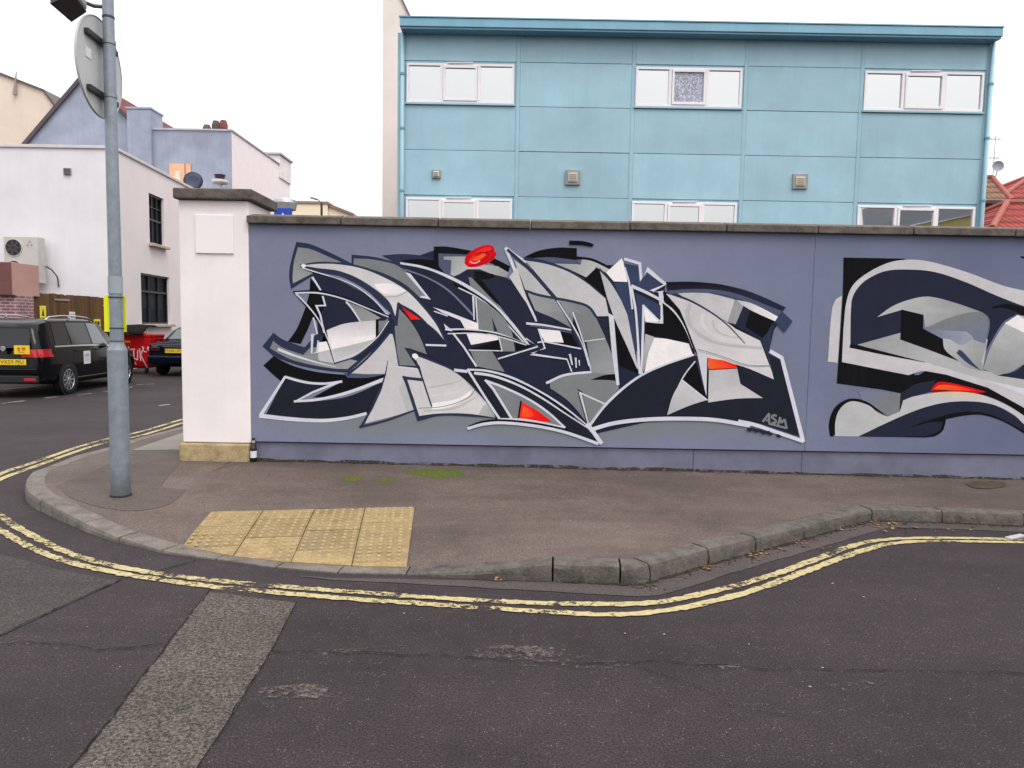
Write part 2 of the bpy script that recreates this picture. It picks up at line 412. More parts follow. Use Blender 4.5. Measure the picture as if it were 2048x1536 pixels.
for si, (a, b) in enumerate(STONES):
    pts = []
    for i in range(a, b):
        n = max(1, int((kp[i + 1] - kp[i]).length / .12)) if b - a > 1 or True else 1
        for k in range(n): t = k / n; pts.append((kp[i].lerp(kp[i + 1], t), KN[i].lerp(KN[i + 1], t)))
    pts.append((kp[b], KN[b]))
    g = .006
    d0 = (pts[1][0] - pts[0][0]).normalized(); d1 = (pts[-1][0] - pts[-2][0]).normalized()
    pts[0] = (pts[0][0] + d0 * g, pts[0][1]); pts[-1] = (pts[-1][0] - d1 * g, pts[-1][1])
    rough = si < 13
    vs = []; fs = []; dz = random.uniform(-.004, .004); dn = random.uniform(-.006, .006)
    for (p, n) in pts:
        h = p.z + dz * min(1, p.z / .06); r = min(.03, h * .6)
        j = (lambda m: random.uniform(-m, m)) if rough and h > .05 else (lambda m: 0)
        prof = [(0, -.12), (0 + j(.006), max(-.005, h * .45)), (0.002 + j(.006), h - r), (r * .35 + j(.004), h - r * .3), (r + j(.004), h + j(.003)), (KW * .6, h + j(.002)), (KW, h), (KW, -.12)]
        for (o_, z_) in prof: vs.append((p.x + n.x * (o_ + dn), p.y + n.y * (o_ + dn), z_))
    m = 8
    for i in range(len(pts) - 1):
        for k in range(m - 1): fs.append((i * m + k, i * m + k + 1, (i + 1) * m + k + 1, (i + 1) * m + k))
    fs.append(list(range(m))); fs.append([(len(pts) - 1) * m + k for k in range(m)][::-1])
    o = MB().add(vs, fs).build('kerb_stone', M_kerb_g if (rough and si > 2) or si <= 2 else M_kerb, kerb, smooth=False)
    smooth_by_angle(o, 32)

def zb(x): return .128 - .0075 * x
def backpt(p):
    if p.y < 6.6:
        x = p.x
        if x < -2.9: x = -2.9 - (x + 2.9) / (-4.5 + 2.9) * -.55
        return Vector((max(x, -3.45), 7.52, zb(max(x, -3.45))))
    return Vector((-3.45, max(7.52, p.y), .15))
inner = []
for i in range(len(kp) - 1):
    n = max(1, int((kp[i + 1] - kp[i]).length / .1))
    for k in range(n):
        t = k / n; p = kp[i].lerp(kp[i + 1], t); nn = KN[i].lerp(KN[i + 1], t); inner.append(Vector((p.x + nn.x * KW, p.y + nn.y * KW, p.z - .004)))
NT_ = 14; vs = []; fs = []
for p in inner:
    q = backpt(p)
    for k in range(NT_ + 1):
        t = k / NT_; zz = p.z + (q.z - p.z) * (t ** .75); v = p.lerp(q, t); vs.append((v.x, v.y, zz))
for i in range(len(inner) - 1):
    for k in range(NT_): a = i * (NT_ + 1) + k; fs.append((a, a + 1, a + NT_ + 2, a + NT_ + 1))
pavement = tag(MB().add(vs, fs).build('pavement', M_pave, smooth=True), kind='structure')
from mathutils.bvhtree import BVHTree
PBVH = BVHTree.FromPolygons([Vector(v) for v in vs], fs)
def pav(x, y, up=0.0):
    d = ray(x, y); h = PBVH.ray_cast(EYEV, d.normalized())
    p = h[0] if h[0] is not None else gnd(x, y, .012)
    return Vector((p.x, p.y, p.z + up))
def pav_z(x, y):
    h = PBVH.ray_cast(Vector((x, y, 2)), Vector((0, 0, -1)))
    return h[0].z if h[0] is not None else .008
def psheet(name, s, mat, up=.003):
    """sheet draped on the pavement"""
    P2 = [pav(x, y) for (x, y) in curve_pts(s, True, 5)]
    bm = bmesh.new(); f = bm.faces.new([bm.verts.new((p.x, p.y, 0)) for p in P2])
    bmesh.ops.triangulate(bm, faces=bm.faces[:])
    for _ in range(3): bmesh.ops.subdivide_edges(bm, edges=[e for e in bm.edges if e.calc_length() > .25], cuts=1, use_grid_fill=False); bmesh.ops.triangulate(bm, faces=bm.faces[:])
    for v in bm.verts: v.co.z = pav_z(v.co.x, v.co.y) + up
    for f in bm.faces:
        f.normal_update()
        if f.normal.z < 0: f.normal_flip()
    me = bpy.data.meshes.new(name); bm.to_mesh(me); bm.free(); me.materials.append(mat)
    o = bpy.data.objects.new(name, me); COL.objects.link(o); o.parent = pavement; return o
psheet('asphalt_patch', '366,880 366,918 318,976 374,980 336,1010s 250,1022s 150,1000s 112,972 180,945s 262,905', M_pave_d)
psheet('concrete_slab', '262,902 300,888 366,866 366,900', plain('pale_concrete', (168, 160, 152), 'h', .85, .15, 3, .3, 90), .006)
# gutter strip along the raised kerb
gut = []
for i in range(2, 21):
    n = max(1, int((kp[i + 1] - kp[i]).length / .1))
    for k in range(n):
        t = k / n; p = kp[i].lerp(kp[i + 1], t); nn = KN[i].lerp(KN[i + 1], t)
        if p.x > -1.35: gut.append(Vector((p.x - nn.x * .10, p.y - nn.y * .10, 0)))
ribbon('gutter_strip', gut, [.19 * min(1, (len(gut) - i) / 18) for i in range(len(gut))], M_gutter, road, .0035, jit=.006)

# dirt line along the foot of the raised kerb, doubling as painted contact shade
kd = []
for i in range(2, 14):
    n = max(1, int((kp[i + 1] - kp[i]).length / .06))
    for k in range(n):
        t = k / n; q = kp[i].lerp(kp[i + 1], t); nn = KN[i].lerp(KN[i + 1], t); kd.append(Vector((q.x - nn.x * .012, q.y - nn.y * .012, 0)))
def grime_shade():
    s = NT('gutter_dirt_shade'); n = s.noise(16, 7, .75)
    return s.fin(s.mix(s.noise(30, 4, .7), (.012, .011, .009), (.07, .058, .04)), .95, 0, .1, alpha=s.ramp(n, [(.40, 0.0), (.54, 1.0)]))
M_grime_shade = grime_shade()
tag(ribbon('gutter_dirt_shade', kd, [random.uniform(.02, .055) for _ in kd], M_grime_shade, road, .009), kind='stuff')

# tactile paving: blister slabs with real domes
def clip(poly, a, b):
    out = []; side = lambda p: (b.x - a.x) * (p.y - a.y) - (b.y - a.y) * (p.x - a.x)
    for i in range(len(poly)):
        p, q = poly[i], poly[(i + 1) % len(poly)]; sp, sq = side(p), side(q)
        if sp >= 0: out.append(p)
        if (sp >= 0) != (sq >= 0): out.append(p.lerp(q, sp / (sp - sq)))
    return out
TP = [Vector(pav(x, y)[:2]) for (x, y) in ((422, 1026), (355, 1092), (452, 1111), (564, 1124), (710, 1133), (813, 1136), (829, 1015))]
def area2(p): return sum(p[i].x * p[(i + 1) % len(p)].y - p[(i + 1) % len(p)].x * p[i].y for i in range(len(p)))
if area2(TP) < 0: TP = TP[::-1]
def tactile_mat():
    s = NT('buff_tactile_concrete'); c = alb((202, 175, 126), 'h')
    oi = s.n('ShaderNodeObjectInfo')
    v = s.ramp(oi.outputs['Random'], [(0, .82), (1, 1.1)])
    n = s.ramp(s.noise(9, 6, .7), [(.3, .68), (.7, 1.15)]); n2 = s.ramp(s.noise(90, 4, .7), [(.3, .75), (.7, 1.15)])
    col = s.mix(1.0, s.mix(1.0, s.mix(1.0, c, v, 'MULTIPLY'), n, 'MULTIPLY'), n2, 'MULTIPLY')
    d = s.ramp(s.noise(2.6, 6, .7), [(.5, 0.0), (.7, 1.0)])
    col = s.mix(s.math('MULTIPLY', d, .5), col, alb((150, 136, 120), 'h'))
    s.bump(s.noise(140, 4, .7), .4, .004)
    return s.fin(col, .85, 0, .25)
M_tact = tactile_mat()
M_dome = plain('worn_blister_top', (216, 188, 140), 'h', .8, .2, 12)
tactile = tag(bpy.data.objects.new('tactile_paving', None), kind='structure'); COL.objects.link(tactile)
ang = rad(7.5); ex = Vector((math.cos(ang), math.sin(ang))); ey = Vector((-math.sin(ang), math.cos(ang)))
org = Vector(pav(829, 1015)[:2])
MBd = MB(); bed = [(p.x, p.y, pav_z(p.x, p.y) + .003) for p in TP]
sheet('joint_bed', bed, plain('joint_dirt', (112, 98, 80), 'h', .9, .2), tactile)
S_ = .402
for ci in range(4):
    for ri in range(4):
        q = org - ex * S_ * ci - ey * S_ * (ri - (0, .62, .35, .0)[ci]); g = .004
        poly = [q - ex * (S_ - g) - ey * (S_ - g), q - ex * g - ey * (S_ - g), q - ex * g - ey * g, q - ex * (S_ - g) - ey * g]
        for i in range(len(TP)): poly = clip(poly, TP[i], TP[(i + 1) % len(TP)]) if poly else poly
        if len(poly) < 3 or area2(poly) < .01: continue
        mb = MB(); tilt = random.uniform(-.002, .003)
        mb.prism([(p.x, p.y, pav_z(p.x, p.y) - .02) for p in poly], (0, 0, .029 + tilt))
        mb.cur = 1
        for a in range(6):
            for b in range(6):
                c = q - ex * (S_ * (a + .5) / 6) - ey * (S_ * (b + .5) / 6)
                if all((poly[(i + 1) % len(poly)].x - poly[i].x) * (c.y - poly[i].y) - (poly[(i + 1) % len(poly)].y - poly[i].y) * (c.x - poly[i].x) > .012 * (poly[(i + 1) % len(poly)] - poly[i]).length for i in range(len(poly))):
                    z = pav_z(c.x, c.y) + .009 + tilt
                    mb.lathe([(.0175, -.001), (.0145, .005), (.008, .0075)], (c.x, c.y, z), n=8)
        mb.build('paving_slab', [M_tact, M_dome], tactile)

# =================================================================== MURAL WALL
WY = 7.44
wall_rgb = (122, 127, 150)
def wall_mat():
    s = NT('mural_wall_paint'); c = alb(wall_rgb)
    n = s.ramp(s.noise(.9, 6, .6), [(.3, .88), (.7, 1.07)]); n2 = s.ramp(s.noise(14, 5, .7), [(.3, .96), (.7, 1.04)])
    col = s.mix(1.0, s.mix(1.0, c, n, 'MULTIPLY'), n2, 'MULTIPLY')
    sx = s.n('ShaderNodeSeparateXYZ'); s.l(s.co, sx.inputs[0])
    # bluer paint to the right, over-sprayed greenish grey low under the lettering
    fx = s.ramp(s.math('DIVIDE', s.math('SUBTRACT', sx.outputs['X'], 1.0), 5.0, True), [(0, 0.0), (1, .8)])
    col = s.mix(fx, col, s.mix(1.0, alb((92, 100, 129)), n, 'MULTIPLY'))
    h = s.math('ADD', sx.outputs['Z'], s.math('MULTIPLY', s.math('SUBTRACT', s.noise(1.1, 3, .5), .5), .35))
    g = s.math('MULTIPLY', s.ramp(h, [(.36, 0.0), (.52, 1.0), (.62, 1.0), (.95, 0.0)]), s.ramp(s.math('ABSOLUTE', s.math('DIVIDE', s.math('SUBTRACT', sx.outputs['X'], .2), 3.2)), [(.55, 1.0), (.95, 0.0)]))
    col = s.mix(s.math('MULTIPLY', g, .8), col, alb((118, 124, 126)))
    st = s.ramp(s.noise(2.5, 5, .7, s.scale((2.5, 1, .15))), [(.5, 0.0), (.8, 1.0)])
    col = s.mix(s.math('MULTIPLY', st, .14), col, tuple(v * .7 for v in c))
    s.bump(s.math('ADD', s.noise(180, 3, .7), s.math('MULTIPLY', s.noise(5, 4, .6), .8)), .28, .006)
    return s.fin(col, .72, 0, .15)
M_wall = wall_mat()
M_plinth = plain('plinth_paint', (114, 115, 136), 'v', .7, .16, 3.0, .45, 120, streak=.3)
M_dark = plain('dark_joint', (30, 29, 34), 'v', .9, .1)
XW0, XW1 = -2.69, 9.6
wall = thing('boundary_wall', (3.4, WY + .12, .1), 'long grey rendered boundary wall carrying two spray-painted murals', 'wall')
ZT = 2.575
MB().box(XW0 + .002, XW1, WY + .05, WY + .25, 0, ZT).build('wall_core', M_dark, wall)
for (a, b) in ((XW0, 3.0445), (3.0475, XW1)):
    MB().box(a, b, WY, WY + .048, .352, ZT - .002).build('render_panel', M_wall, wall, bevel=.0015)
for (a, b) in ((XW0 + .004, 1.9), (1.905, 3.03), (3.035, 6.2), (6.205, XW1)):
    MB().box(a, b, WY + .028, WY + .049, -.05, .338).build('plinth', M_plinth, wall)
x = XW0 - .005; k = 0
wid = [.95, .98, .93, 1.0, .97, .92, .96, 1.02, .94, .98, .95, 1.0, .97]
while x < XW1:
    w = wid[k % len(wid)]; dz = random.uniform(-.004, .004); dy = random.uniform(-.006, .006)
    bm_ = MB(); y0, y1 = WY - .055 + dy, WY + .32
    bm_.prism([(x, y0, ZT + dz), (x, y0, ZT + .074 + dz), (x, (y0 + y1) / 2, ZT + .115 + dz), (x, y1, ZT + .082 + dz), (x, y1, ZT + dz)], (w - .01, 0, 0))
    bm_.build('coping_stone', M_cope, wall, bevel=.008); x += w; k += 1
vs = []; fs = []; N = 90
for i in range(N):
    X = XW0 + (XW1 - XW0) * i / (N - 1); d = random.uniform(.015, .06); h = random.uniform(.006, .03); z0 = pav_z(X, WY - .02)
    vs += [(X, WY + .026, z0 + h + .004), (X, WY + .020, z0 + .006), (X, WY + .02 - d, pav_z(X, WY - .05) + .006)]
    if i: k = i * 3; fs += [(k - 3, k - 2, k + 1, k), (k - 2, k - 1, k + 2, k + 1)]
tag(MB().add(vs, fs).build('dirt_strip', M_grime_shade, pavement, fix=False), kind='stuff')

# ---- paint: every shape of the two murals is a flat film on the wall face
def paint_mat():
    s = NT('spray_paint'); a = s.n('ShaderNodeVertexColor'); a.layer_name = 'paint'
    n = s.mix(1.0, s.ramp(s.noise(5, 6, .7), [(.28, .88), (.72, 1.06)]), s.ramp(s.noise(60, 3, .7), [(.3, .95), (.7, 1.04)]), 'MULTIPLY')
    col = s.mix(1.0, a.outputs[0], n, 'MULTIPLY')
    st = s.ramp(s.noise(2.5, 6, .75, s.scale((2.8, 1, .2))), [(.52, 0.0), (.85, 1.0)])
    col = s.mix(s.math('MULTIPLY', st, .025), col, (.22, .22, .25))
    s.bump(s.math('ADD', s.noise(180, 3, .7), s.math('MULTIPLY', s.noise(5, 4, .6), .8)), .25, .006)
    return s.fin(col, .75, 0, .08)
M_paint = paint_mat()
CR = {'A': (500, 470, 5.12), 'B': (700, 470, 5.12), 'C': (950, 470, 5.12), 'D': (1250, 470, 5.12), 'E': (500, 650, 5.12), 'F': (800, 650, 5.12), 'G': (1100, 650, 5.12),
      'H': (1300, 650, 5.12), 'I': (1620, 490, 4.785), 'J': (1620, 700, 4.785), 'Z': (0, 0, 1.0)}
PC = {'N': (36, 40, 58), 'n': (31, 34, 46), 'O': (44, 51, 74), 'P': (54, 64, 92), 'K': (15, 15, 19), 'L': (196, 192, 196), 'l': (180, 181, 182), 'm': (150, 152, 154), 'M': (122, 126, 128), 'W': (206, 207, 218), 'H': (236, 230, 231),
      'R': (214, 14, 26), 'r': (244, 38, 34), 'o': (247, 92, 36), 'S': (112, 119, 142), 's': (78, 86, 110), 'B': (150, 156, 172), 'Y': (214, 190, 150), 'd': (140, 12, 22), 'w': (208, 205, 206)}
class Paint:
    def __init__(s): s.v = []; s.f = []; s.c = []; s.k = 0
    def film(s, pts, ca, cb=None, g=None):
        s.k += 1; y = WY - .0016 - s.k * 5e-5; o = len(s.v)
        tri = geometry.tessellate_polygon([[Vector((p[0], p[1], 0)) for p in pts]])
        la = alb(PC[ca]); lb = alb(PC[cb]) if cb else la
        for (px, py) in pts:
            w = wal(px, py, WY); s.v.append((w.x, y, w.z))
            if cb and g:
                t = ((px - g[0]) * (g[2] - g[0]) + (py - g[1]) * (g[3] - g[1])) / ((g[2] - g[0]) ** 2 + (g[3] - g[1]) ** 2)
                t = max(0, min(1, t)); s.c.append(tuple(la[i] * (1 - t) + lb[i] * t for i in range(3)))
            else: s.c.append(la)
        for t in tri: s.f.append(tuple(i + o for i in t))
    def p(s, col, crop, txt, col2=None, g=None):
        ox, oy, sc = CR[crop]
        if g: g = (ox + g[0] / sc, oy + g[1] / sc, ox + g[2] / sc, oy + g[3] / sc)
        s.film([(ox + x / sc, oy + y / sc) for (x, y) in curve_pts(txt, True, 7)], col, col2, g)
    def st(s, col, crop, w, txt, w1=None):
        ox, oy, sc = CR[crop]; P = curve_pts(txt, False, 7); L = []; Rr = []; n = len(P); w1 = w if w1 is None else w1
        for i, p in enumerate(P):
            a, b = P[max(i - 1, 0)], P[min(i + 1, n - 1)]; l = math.hypot(b[0] - a[0], b[1] - a[1]) or 1; t = i / (n - 1)
            nx, ny = -(b[1] - a[1]) / l, (b[0] - a[0]) / l; h = (w + (w1 - w) * t) / 2
            if 0 < i < n - 1:     # keep the width through corners
                d1 = (p[0] - a[0], p[1] - a[1]); l1 = math.hypot(*d1) or 1; h /= max(.55, abs((-d1[1] * nx + d1[0] * ny) / l1))
            L.append((p[0] + nx * h, p[1] + ny * h)); Rr.append((p[0] - nx * h, p[1] - ny * h))
        q = [(ox + x / sc, oy + y / sc) for (x, y) in L + Rr[::-1]]
        s.k += 1; y = WY - .0016 - s.k * 5e-5; o = len(s.v); c = alb(PC[col])
        for (px, py) in q: w_ = wal(px, py, WY); s.v.append((w_.x, y, w_.z)); s.c.append(c)
        for i in range(n - 1): s.f.append((o + i, o + i + 1, o + 2 * n - 2 - i, o + 2 * n - 1 - i))
    def build(s, name, label):
        me = bpy.data.meshes.new(name); me.from_pydata(s.v, [], s.f); me.materials.append(M_paint)
        at = me.color_attributes.new('paint', 'FLOAT_COLOR', 'POINT')
        for i, c in enumerate(s.c): at.data[i].color = (*c, 1)
        bm = bmesh.new(); bm.from_mesh(me)
        for f in bm.faces:
            f.normal_update()
            if f.normal.y > 0: f.normal_flip()
        bm.to_mesh(me); bm.free()
        o = bpy.data.objects.new(name, me); COL.objects.link(o); o.parent = wall; o.location = -wall.location; o['label'] = label; return o
m = Paint(); p = m.p; st = m.st
# --- base mass
p('N', 'Z', '640,575 720,545 800,525 870,500 930,500 960,520 1020,560 1100,520 1160,530 1230,530 1300,560 1330,570 1330,640 1400,600 1500,600 1560,640 1536,680 1540,705 1565,715 1600,872 1540,850 1450,836 1380,838 1290,845 1190,868 1120,835 1000,830 900,790 820,740 780,720 700,735 640,700')
# --- back shapes along the top
p('O', 'A', '475,70 620,95s 830,185s 1060,300 1000,420 640,420 420,555 400,400s 430,230s')
p('M', 'A', '492,125 620,145s 800,220s 940,280 720,282s 520,300 515,330 650,388 440,495 437,420s 452,270s', 'm', (700, 100, 500, 500))
p('O', 'A', '1040,200 1300,230s 1560,300 1640,400 1850,660 1700,640 1400,430 1040,320')
p('M', 'A', '1065,240 1250,250s 1480,300s 1560,345 1640,400 1810,640 1730,630 1600,515s 1400,405s 1150,325s 1060,300')
p('O', 'A', '1345,210 1550,195s 1750,210s 1880,245 1880,300 1540,310 1500,290')
p('K', 'A', '1540,262 1700,245s 1880,258 1970,300 1970,400 1800,330')
p('W', 'A', '1590,385 1640,392 1852,662 1738,638 1748,622 1800,626')
p('K', 'B', '858,118 1000,120s 1240,160 1480,240 1640,320 1615,410 1560,385 1470,300 1200,205 905,188 905,320 960,420 858,340')
p('s', 'B', '905,188 1200,200 1180,300 1030,420 960,380 910,320')
p('m', 'B', '960,220 1190,220 1210,345 1120,400 1060,425 1030,405 1040,258 960,250', 'l', (960, 220, 1200, 400))
p('l', 'B', '1180,300 1360,300 1510,320 1625,385 1600,435 1450,400 1330,350 1120,352', 'm', (1400, 290, 1600, 430))
p('K', 'B', '1270,370 1370,380s 1470,400 1480,430s 1370,455s 1280,430')
p('M', 'B', '1212,430 1330,465s 1440,600 1560,760 1640,860 1430,690 1235,525')
p('K', 'B', '1250,440 1330,450s 1450,590s 1560,740 1500,700s 1400,600')
# red blob
p('R', 'B', '1172,290 1182,230s 1250,158s 1400,100s 1468,120s 1480,160 1497,200s 1445,268s 1320,322s 1212,327s')
p('r', 'B', '1195,270 1230,220s 1300,165s 1420,120s 1450,150s 1380,190s 1290,250s 1230,300s')
st('d', 'B', 9, '1200,290 1225,235s 1290,190s 1400,175s 1460,160'); st('d', 'B', 8, '1215,315 1330,300s 1430,250s 1485,190'); st('d', 'B', 8, '1280,215 1360,180s 1420,200s 1380,250s 1300,285')
p('o', 'B', '1255,252 1320,212s 1385,196s 1340,246s 1275,268'); st('W', 'B', 8, '1230,268 1250,285s 1290,286s 1332,262')
# --- left head: black drop, arms
p('K', 'A', '618,438 720,560 760,720 700,880 640,850 600,950 520,1115 388,1092 480,960s 570,740 608,600')
p('N', 'A', '640,432 760,470 780,640 790,960 760,1080 700,1085 690,880 770,720')
p('O', 'A', '240,1000 330,1065s 470,1120s 560,1150 640,1060 700,1000 780,1090 1000,1240 1130,1290 1010,1410 800,1392s 500,1335s 250,1248 128,1140')
p('m', 'A', '238,1085 330,1150s 545,1228 620,1150 720,1150 900,1240 1100,1290 1000,1372 870,1368s 600,1322s 400,1266s 205,1160', 'M', (850, 1360, 540, 1180))
st('W', 'A', 30, '285,1168 450,1232s 700,1308s 880,1350', 6)
p('K', 'E', '240,320 450,420s 700,482s 1000,512 1385,508 1345,565 1100,665s 900,725s 640,742 950,575 700,592s 360,515 320,578 230,500s 138,415')
p('s', 'E', '960,490 1200,510s 1385,505 1200,540s 1000,540')
p('n', 'E', '362,535 600,592s 840,612 450,790 700,778s 1000,732s 1365,580 1210,905 1000,945s 750,965s 165,912')
st('W', 'E', 36, '108,925 362,528', 24); st('W', 'E', 24, '356,530 560,585s 760,600s 945,578'); st('W', 'E', 26, '905,585 640,690 470,780', 16)
st('W', 'E', 22, '450,782 700,762s 1000,692s 1375,555', 36); st('W', 'E', 42, '95,928 400,962s 750,978s 1000,952s 1195,905', 30)
# upper jaw blade
p('N', 'A', '640,405 760,400 1000,500s 1250,670s 1395,805 1200,735s 900,640s 745,595')
st('W', 'A', 22, '640,432 725,565', 16)
p('O', 'A', '510,305 700,275s 900,282s 1150,322s 1400,420s 1600,540s 1740,670s 1910,880s 2020,1090 2050,1185 1850,960s 1700,810s 1530,710 1500,910 1430,830 1330,690s 1100,540s 900,450s 660,395 540,345s')
p('L', 'A', '530,312 700,296s 900,300s 1150,345s 1400,448s 1590,560s 1725,690s 1900,905s 1990,1080 2040,1165 1850,940s 1700,795s 1520,692 1488,830 1430,690s 1310,575s 1100,440s 900,365s 700,340', 'w', (800, 300, 1500, 620))
p('H', 'A', '1280,500 1450,500s 1600,570 1500,610s 1380,600s 1290,540')
st('m', 'A', 7, '1370,632 1500,630s 1610,580')
p('O', 'A', '560,335 800,352s 1000,400s 1250,555s 1420,770 1440,840 1330,705s 1100,545s 900,452s 660,392')
p('S', 'A', '730,388 950,436s 1200,575s 1380,750 1438,800 1400,832 1250,655s 1000,505s', 'B', (800, 400, 1400, 820))
st('W', 'A', 12, '540,338 800,418s 1050,508s 1250,648s 1405,812', 9); st('K', 'A', 7, '640,385 900,455s 1100,550s 1260,670s 1400,820')
p('H', 'A', '520,312 545,296s 575,315s 545,338s')
# mouth
p('M', 'A', '990,685 1150,745s 1340,850 1280,870 1135,885', 'm', (1000, 690, 1250, 880)); st('W', 'A', 20, '985,682 1050,760s 1130,885', 14)
p('L', 'A', '785,975 950,912s 1110,888s 1288,872 1288,1050 1000,1080 720,1120 830,1200', 'H', (900, 900, 900, 1080))
p('H', 'A', '702,1100 1000,1062s 1285,1022 1285,1075 1000,1135s 700,1205')
p('l', 'A', '700,1200 1000,1135s 1300,1060 1350,1010 1100,1225s 868,1312 720,1290 700,1270', 'L', (900, 1150, 900, 1310))
st('K', 'A', 24, '1300,865 1300,1042'); p('M', 'A', '1318,880 1378,878 1420,850 1400,900 1318,1010')
st('K', 'A', 26, '462,590 600,752s 700,890s 800,1110s 866,1318', 8); st('W', 'A', 17, '465,592 610,745s 712,885s 812,1105s 876,1300', 8)
st('K', 'A', 24, '445,585 700,578s 950,640s 1200,745s 1440,838', 18); st('W', 'A', 17, '462,594 700,594s 950,652s 1200,750s 1420,840', 10)
st('O', 'A', 12, '866,1315 1100,1235s 1300,1085s 1435,870', 18); st('W', 'A', 10, '882,1290 1100,1205s 1290,1062s 1420,880')
st('W', 'A', 18, '745,625 772,722 680,725 722,820 760,1000'); st('W', 'A', 16, '650,845 690,1012 640,1018 632,1215 690,1200 700,1080')
# --- central light Y
p('L', 'E', '1430,85 1300,222s 1012,492 1200,502 1385,500 1340,660 1180,1008 1500,925s 1692,862 1560,530 1780,560 1720,432 1522,412 1500,240s 1472,100')
p('l', 'E', '1520,640 1600,560 1690,860 1610,890')
st('O', 'E', 24, '1432,75 1290,245s 1140,395s 1000,510'); st('O', 'E', 22, '1460,40 1495,200s 1530,415'); st('O', 'E', 22, '1520,412 1725,436'); st('K', 'E', 6, '1412,365 1385,520', 14); st('O', 'E', 14, '1388,500 1340,660 1250,850 1140,1040', 26)
st('O', 'E', 24, '1120,1045 1400,975s 1695,868', 14)
st('W', 'E', 14, '1500,425 1710,448')
p('M', 'A', '1515,742 1640,880s 1740,1042s 1812,1222 1640,1162 1580,1152 1700,1340 1532,1332 1502,1150s 1482,960')
st('O', 'A', 24, '1522,690 1495,930', 34); st('O', 'A', 30, '1512,700 1580,750 1760,880s 1900,985s 2040,1150', 10)
p('N', 'A', '1660,868 1750,868 1900,985s 2050,1150 2050,1345 1815,1225 1745,1040s')
p('R', 'A', '1556,738 1745,862 1650,868', 'r', (1600, 750, 1720, 860))
st('W', 'A', 20, '1800,1125 2010,1132')
# --- lower light leaf
p('O', 'F', '40,228 150,282 330,355s 560,455s 770,630s 965,850 1025,960 700,935s 400,930s 180,985 30,525 235,545 195,420 100,305')
p('L', 'F', '130,300 330,378s 555,478s 755,642s 945,850 1005,952 700,908s 400,905s 198,930 75,560 245,578 205,425 130,322', 'w', (500, 500, 700, 900))
p('H', 'F', '330,800 600,750s 740,660 700,730s 500,840s 330,870')
st('l', 'F', 22, '300,640 520,600s 640,560', 8); st('w', 'F', 18, '320,720 560,690s 690,620', 6); st('l', 'F', 24, '240,880 560,850s 780,740', 10); p('l', 'F', '850,830 900,800 1000,950 800,920', 'm', (850, 830, 980, 930))
st('s', 'F', 6, '190,852 450,832s 700,742s 778,655'); st('O', 'F', 16, '160,360 235,560 325,835'); st('O', 'F', 20, '25,530 240,562'); st('O', 'F', 20, '35,520 130,750s 185,960')
p('H', 'F', '125,300 160,292s 188,325s 160,345s 130,330s')
# --- centre: arcs and bars
p('W', 'B', '512,278 750,318s 1000,408s 1230,525s 1460,690s 1660,890s 1830,1110 1845,1140 1790,1115 1640,950s 1450,745s 1230,565s 1060,470s 850,375s 700,332s 520,300', 'W')
st('K', 'B', 18, '1060,500 1250,585s 1480,750s 1650,940s 1800,1120'); st('W', 'B', 13, '1110,540 1300,636s 1500,788s 1650,958s 1790,1112')
st('S', 'B', 14, '560,352 800,442s 1000,562s 1180,735s 1275,840', 22)
p('M', 'B', '1290,635 1450,735s 1590,860 1660,1000 1692,1192 1552,1192 1520,1005 1312,972')
p('N', 'B', '1452,840 1475,985 1512,990'); st('W', 'B', 22, '1262,625 1272,870', 14); st('W', 'B', 14, '1288,640 1312,975')
p('W', 'B', '850,738 1000,785s 1310,905 1312,975 1185,972 1130,872 950,800', 'H', (900, 760, 1250, 950)); st('W', 'B', 12, '860,780 1000,830')
p('W', 'B', '960,905 1060,990 985,975')
p('H', 'B', '1195,1012 1500,1012 1522,1072 1240,1125'); p('K', 'B', '1215,1168 1522,1080 1545,1172')
st('W', 'B', 12, '1520,1020 1558,1190')
st('W', 'B', 18, '975,968 1200,966s 1500,1004s 1840,1128', 10); st('K', 'B', 13, '985,992 1300,988s 1600,1045s 1850,1138'); st('W', 'B', 12, '1000,1010 1300,1008s 1560,1050s 1810,1128')
p('M', 'B', '1230,1180 1455,1192 1585,1402 1300,1345'); st('W', 'B', 20, '1055,1005 1165,1145 1295,1345'); st('W', 'B', 10, '1215,1178 1560,1186')
p('K', 'B', '1700,1110 1870,1140 1700,1185')
st('W', 'B', 15, '1515,1268 1925,1142 1800,1058')
# --- spear and right body
st('W', 'C', 34, '312,128 400,345 500,610 632,885', 22); st('W', 'C', 34, '312,132 420,215 520,285')
p('L', 'C', '350,430 430,330 500,560 575,760 480,630', 'w', (350, 430, 560, 740))
p('l', 'C', '400,255 540,360s 790,640 700,620s 515,560')
p('K', 'C', '505,225 650,162s 850,130s 1042,135 1042,262 760,235s 540,248')
p('s', 'C', '520,245 760,228s 1045,258 1080,275 1075,305 900,290s 700,280')
p('m', 'C', '780,290 1050,300 1080,305 1095,245 1200,262s 1395,352 1335,385 1240,332 1150,440 950,345', 'l', (900, 280, 1150, 420))
st('K', 'C', 26, '1040,232 1200,255s 1392,345')
p('l', 'C', '515,262 760,300s 950,372s 1130,482s 1335,645 1372,830 1240,832 1170,740s 1000,682s 850,652 650,420', 'L', (600, 300, 1200, 650))
st('O', 'C', 34, '500,240 740,285s 950,362s 1130,470s 1345,650', 14)
p('K', 'C', '1115,455 1250,328 1300,460 1355,655 1210,525')
p('M', 'C', '535,585 800,652s 1000,692s 1160,740s 1240,850 1335,1050 1120,1092 1010,800 1000,900 985,955 800,860 615,770', 'm', (900, 700, 700, 700))
st('O', 'C', 26, '530,575 640,612s 820,648s 1000,682s 1160,735s 1245,845')
p('N', 'C', '605,770 800,850s 1000,960 700,930 640,900')
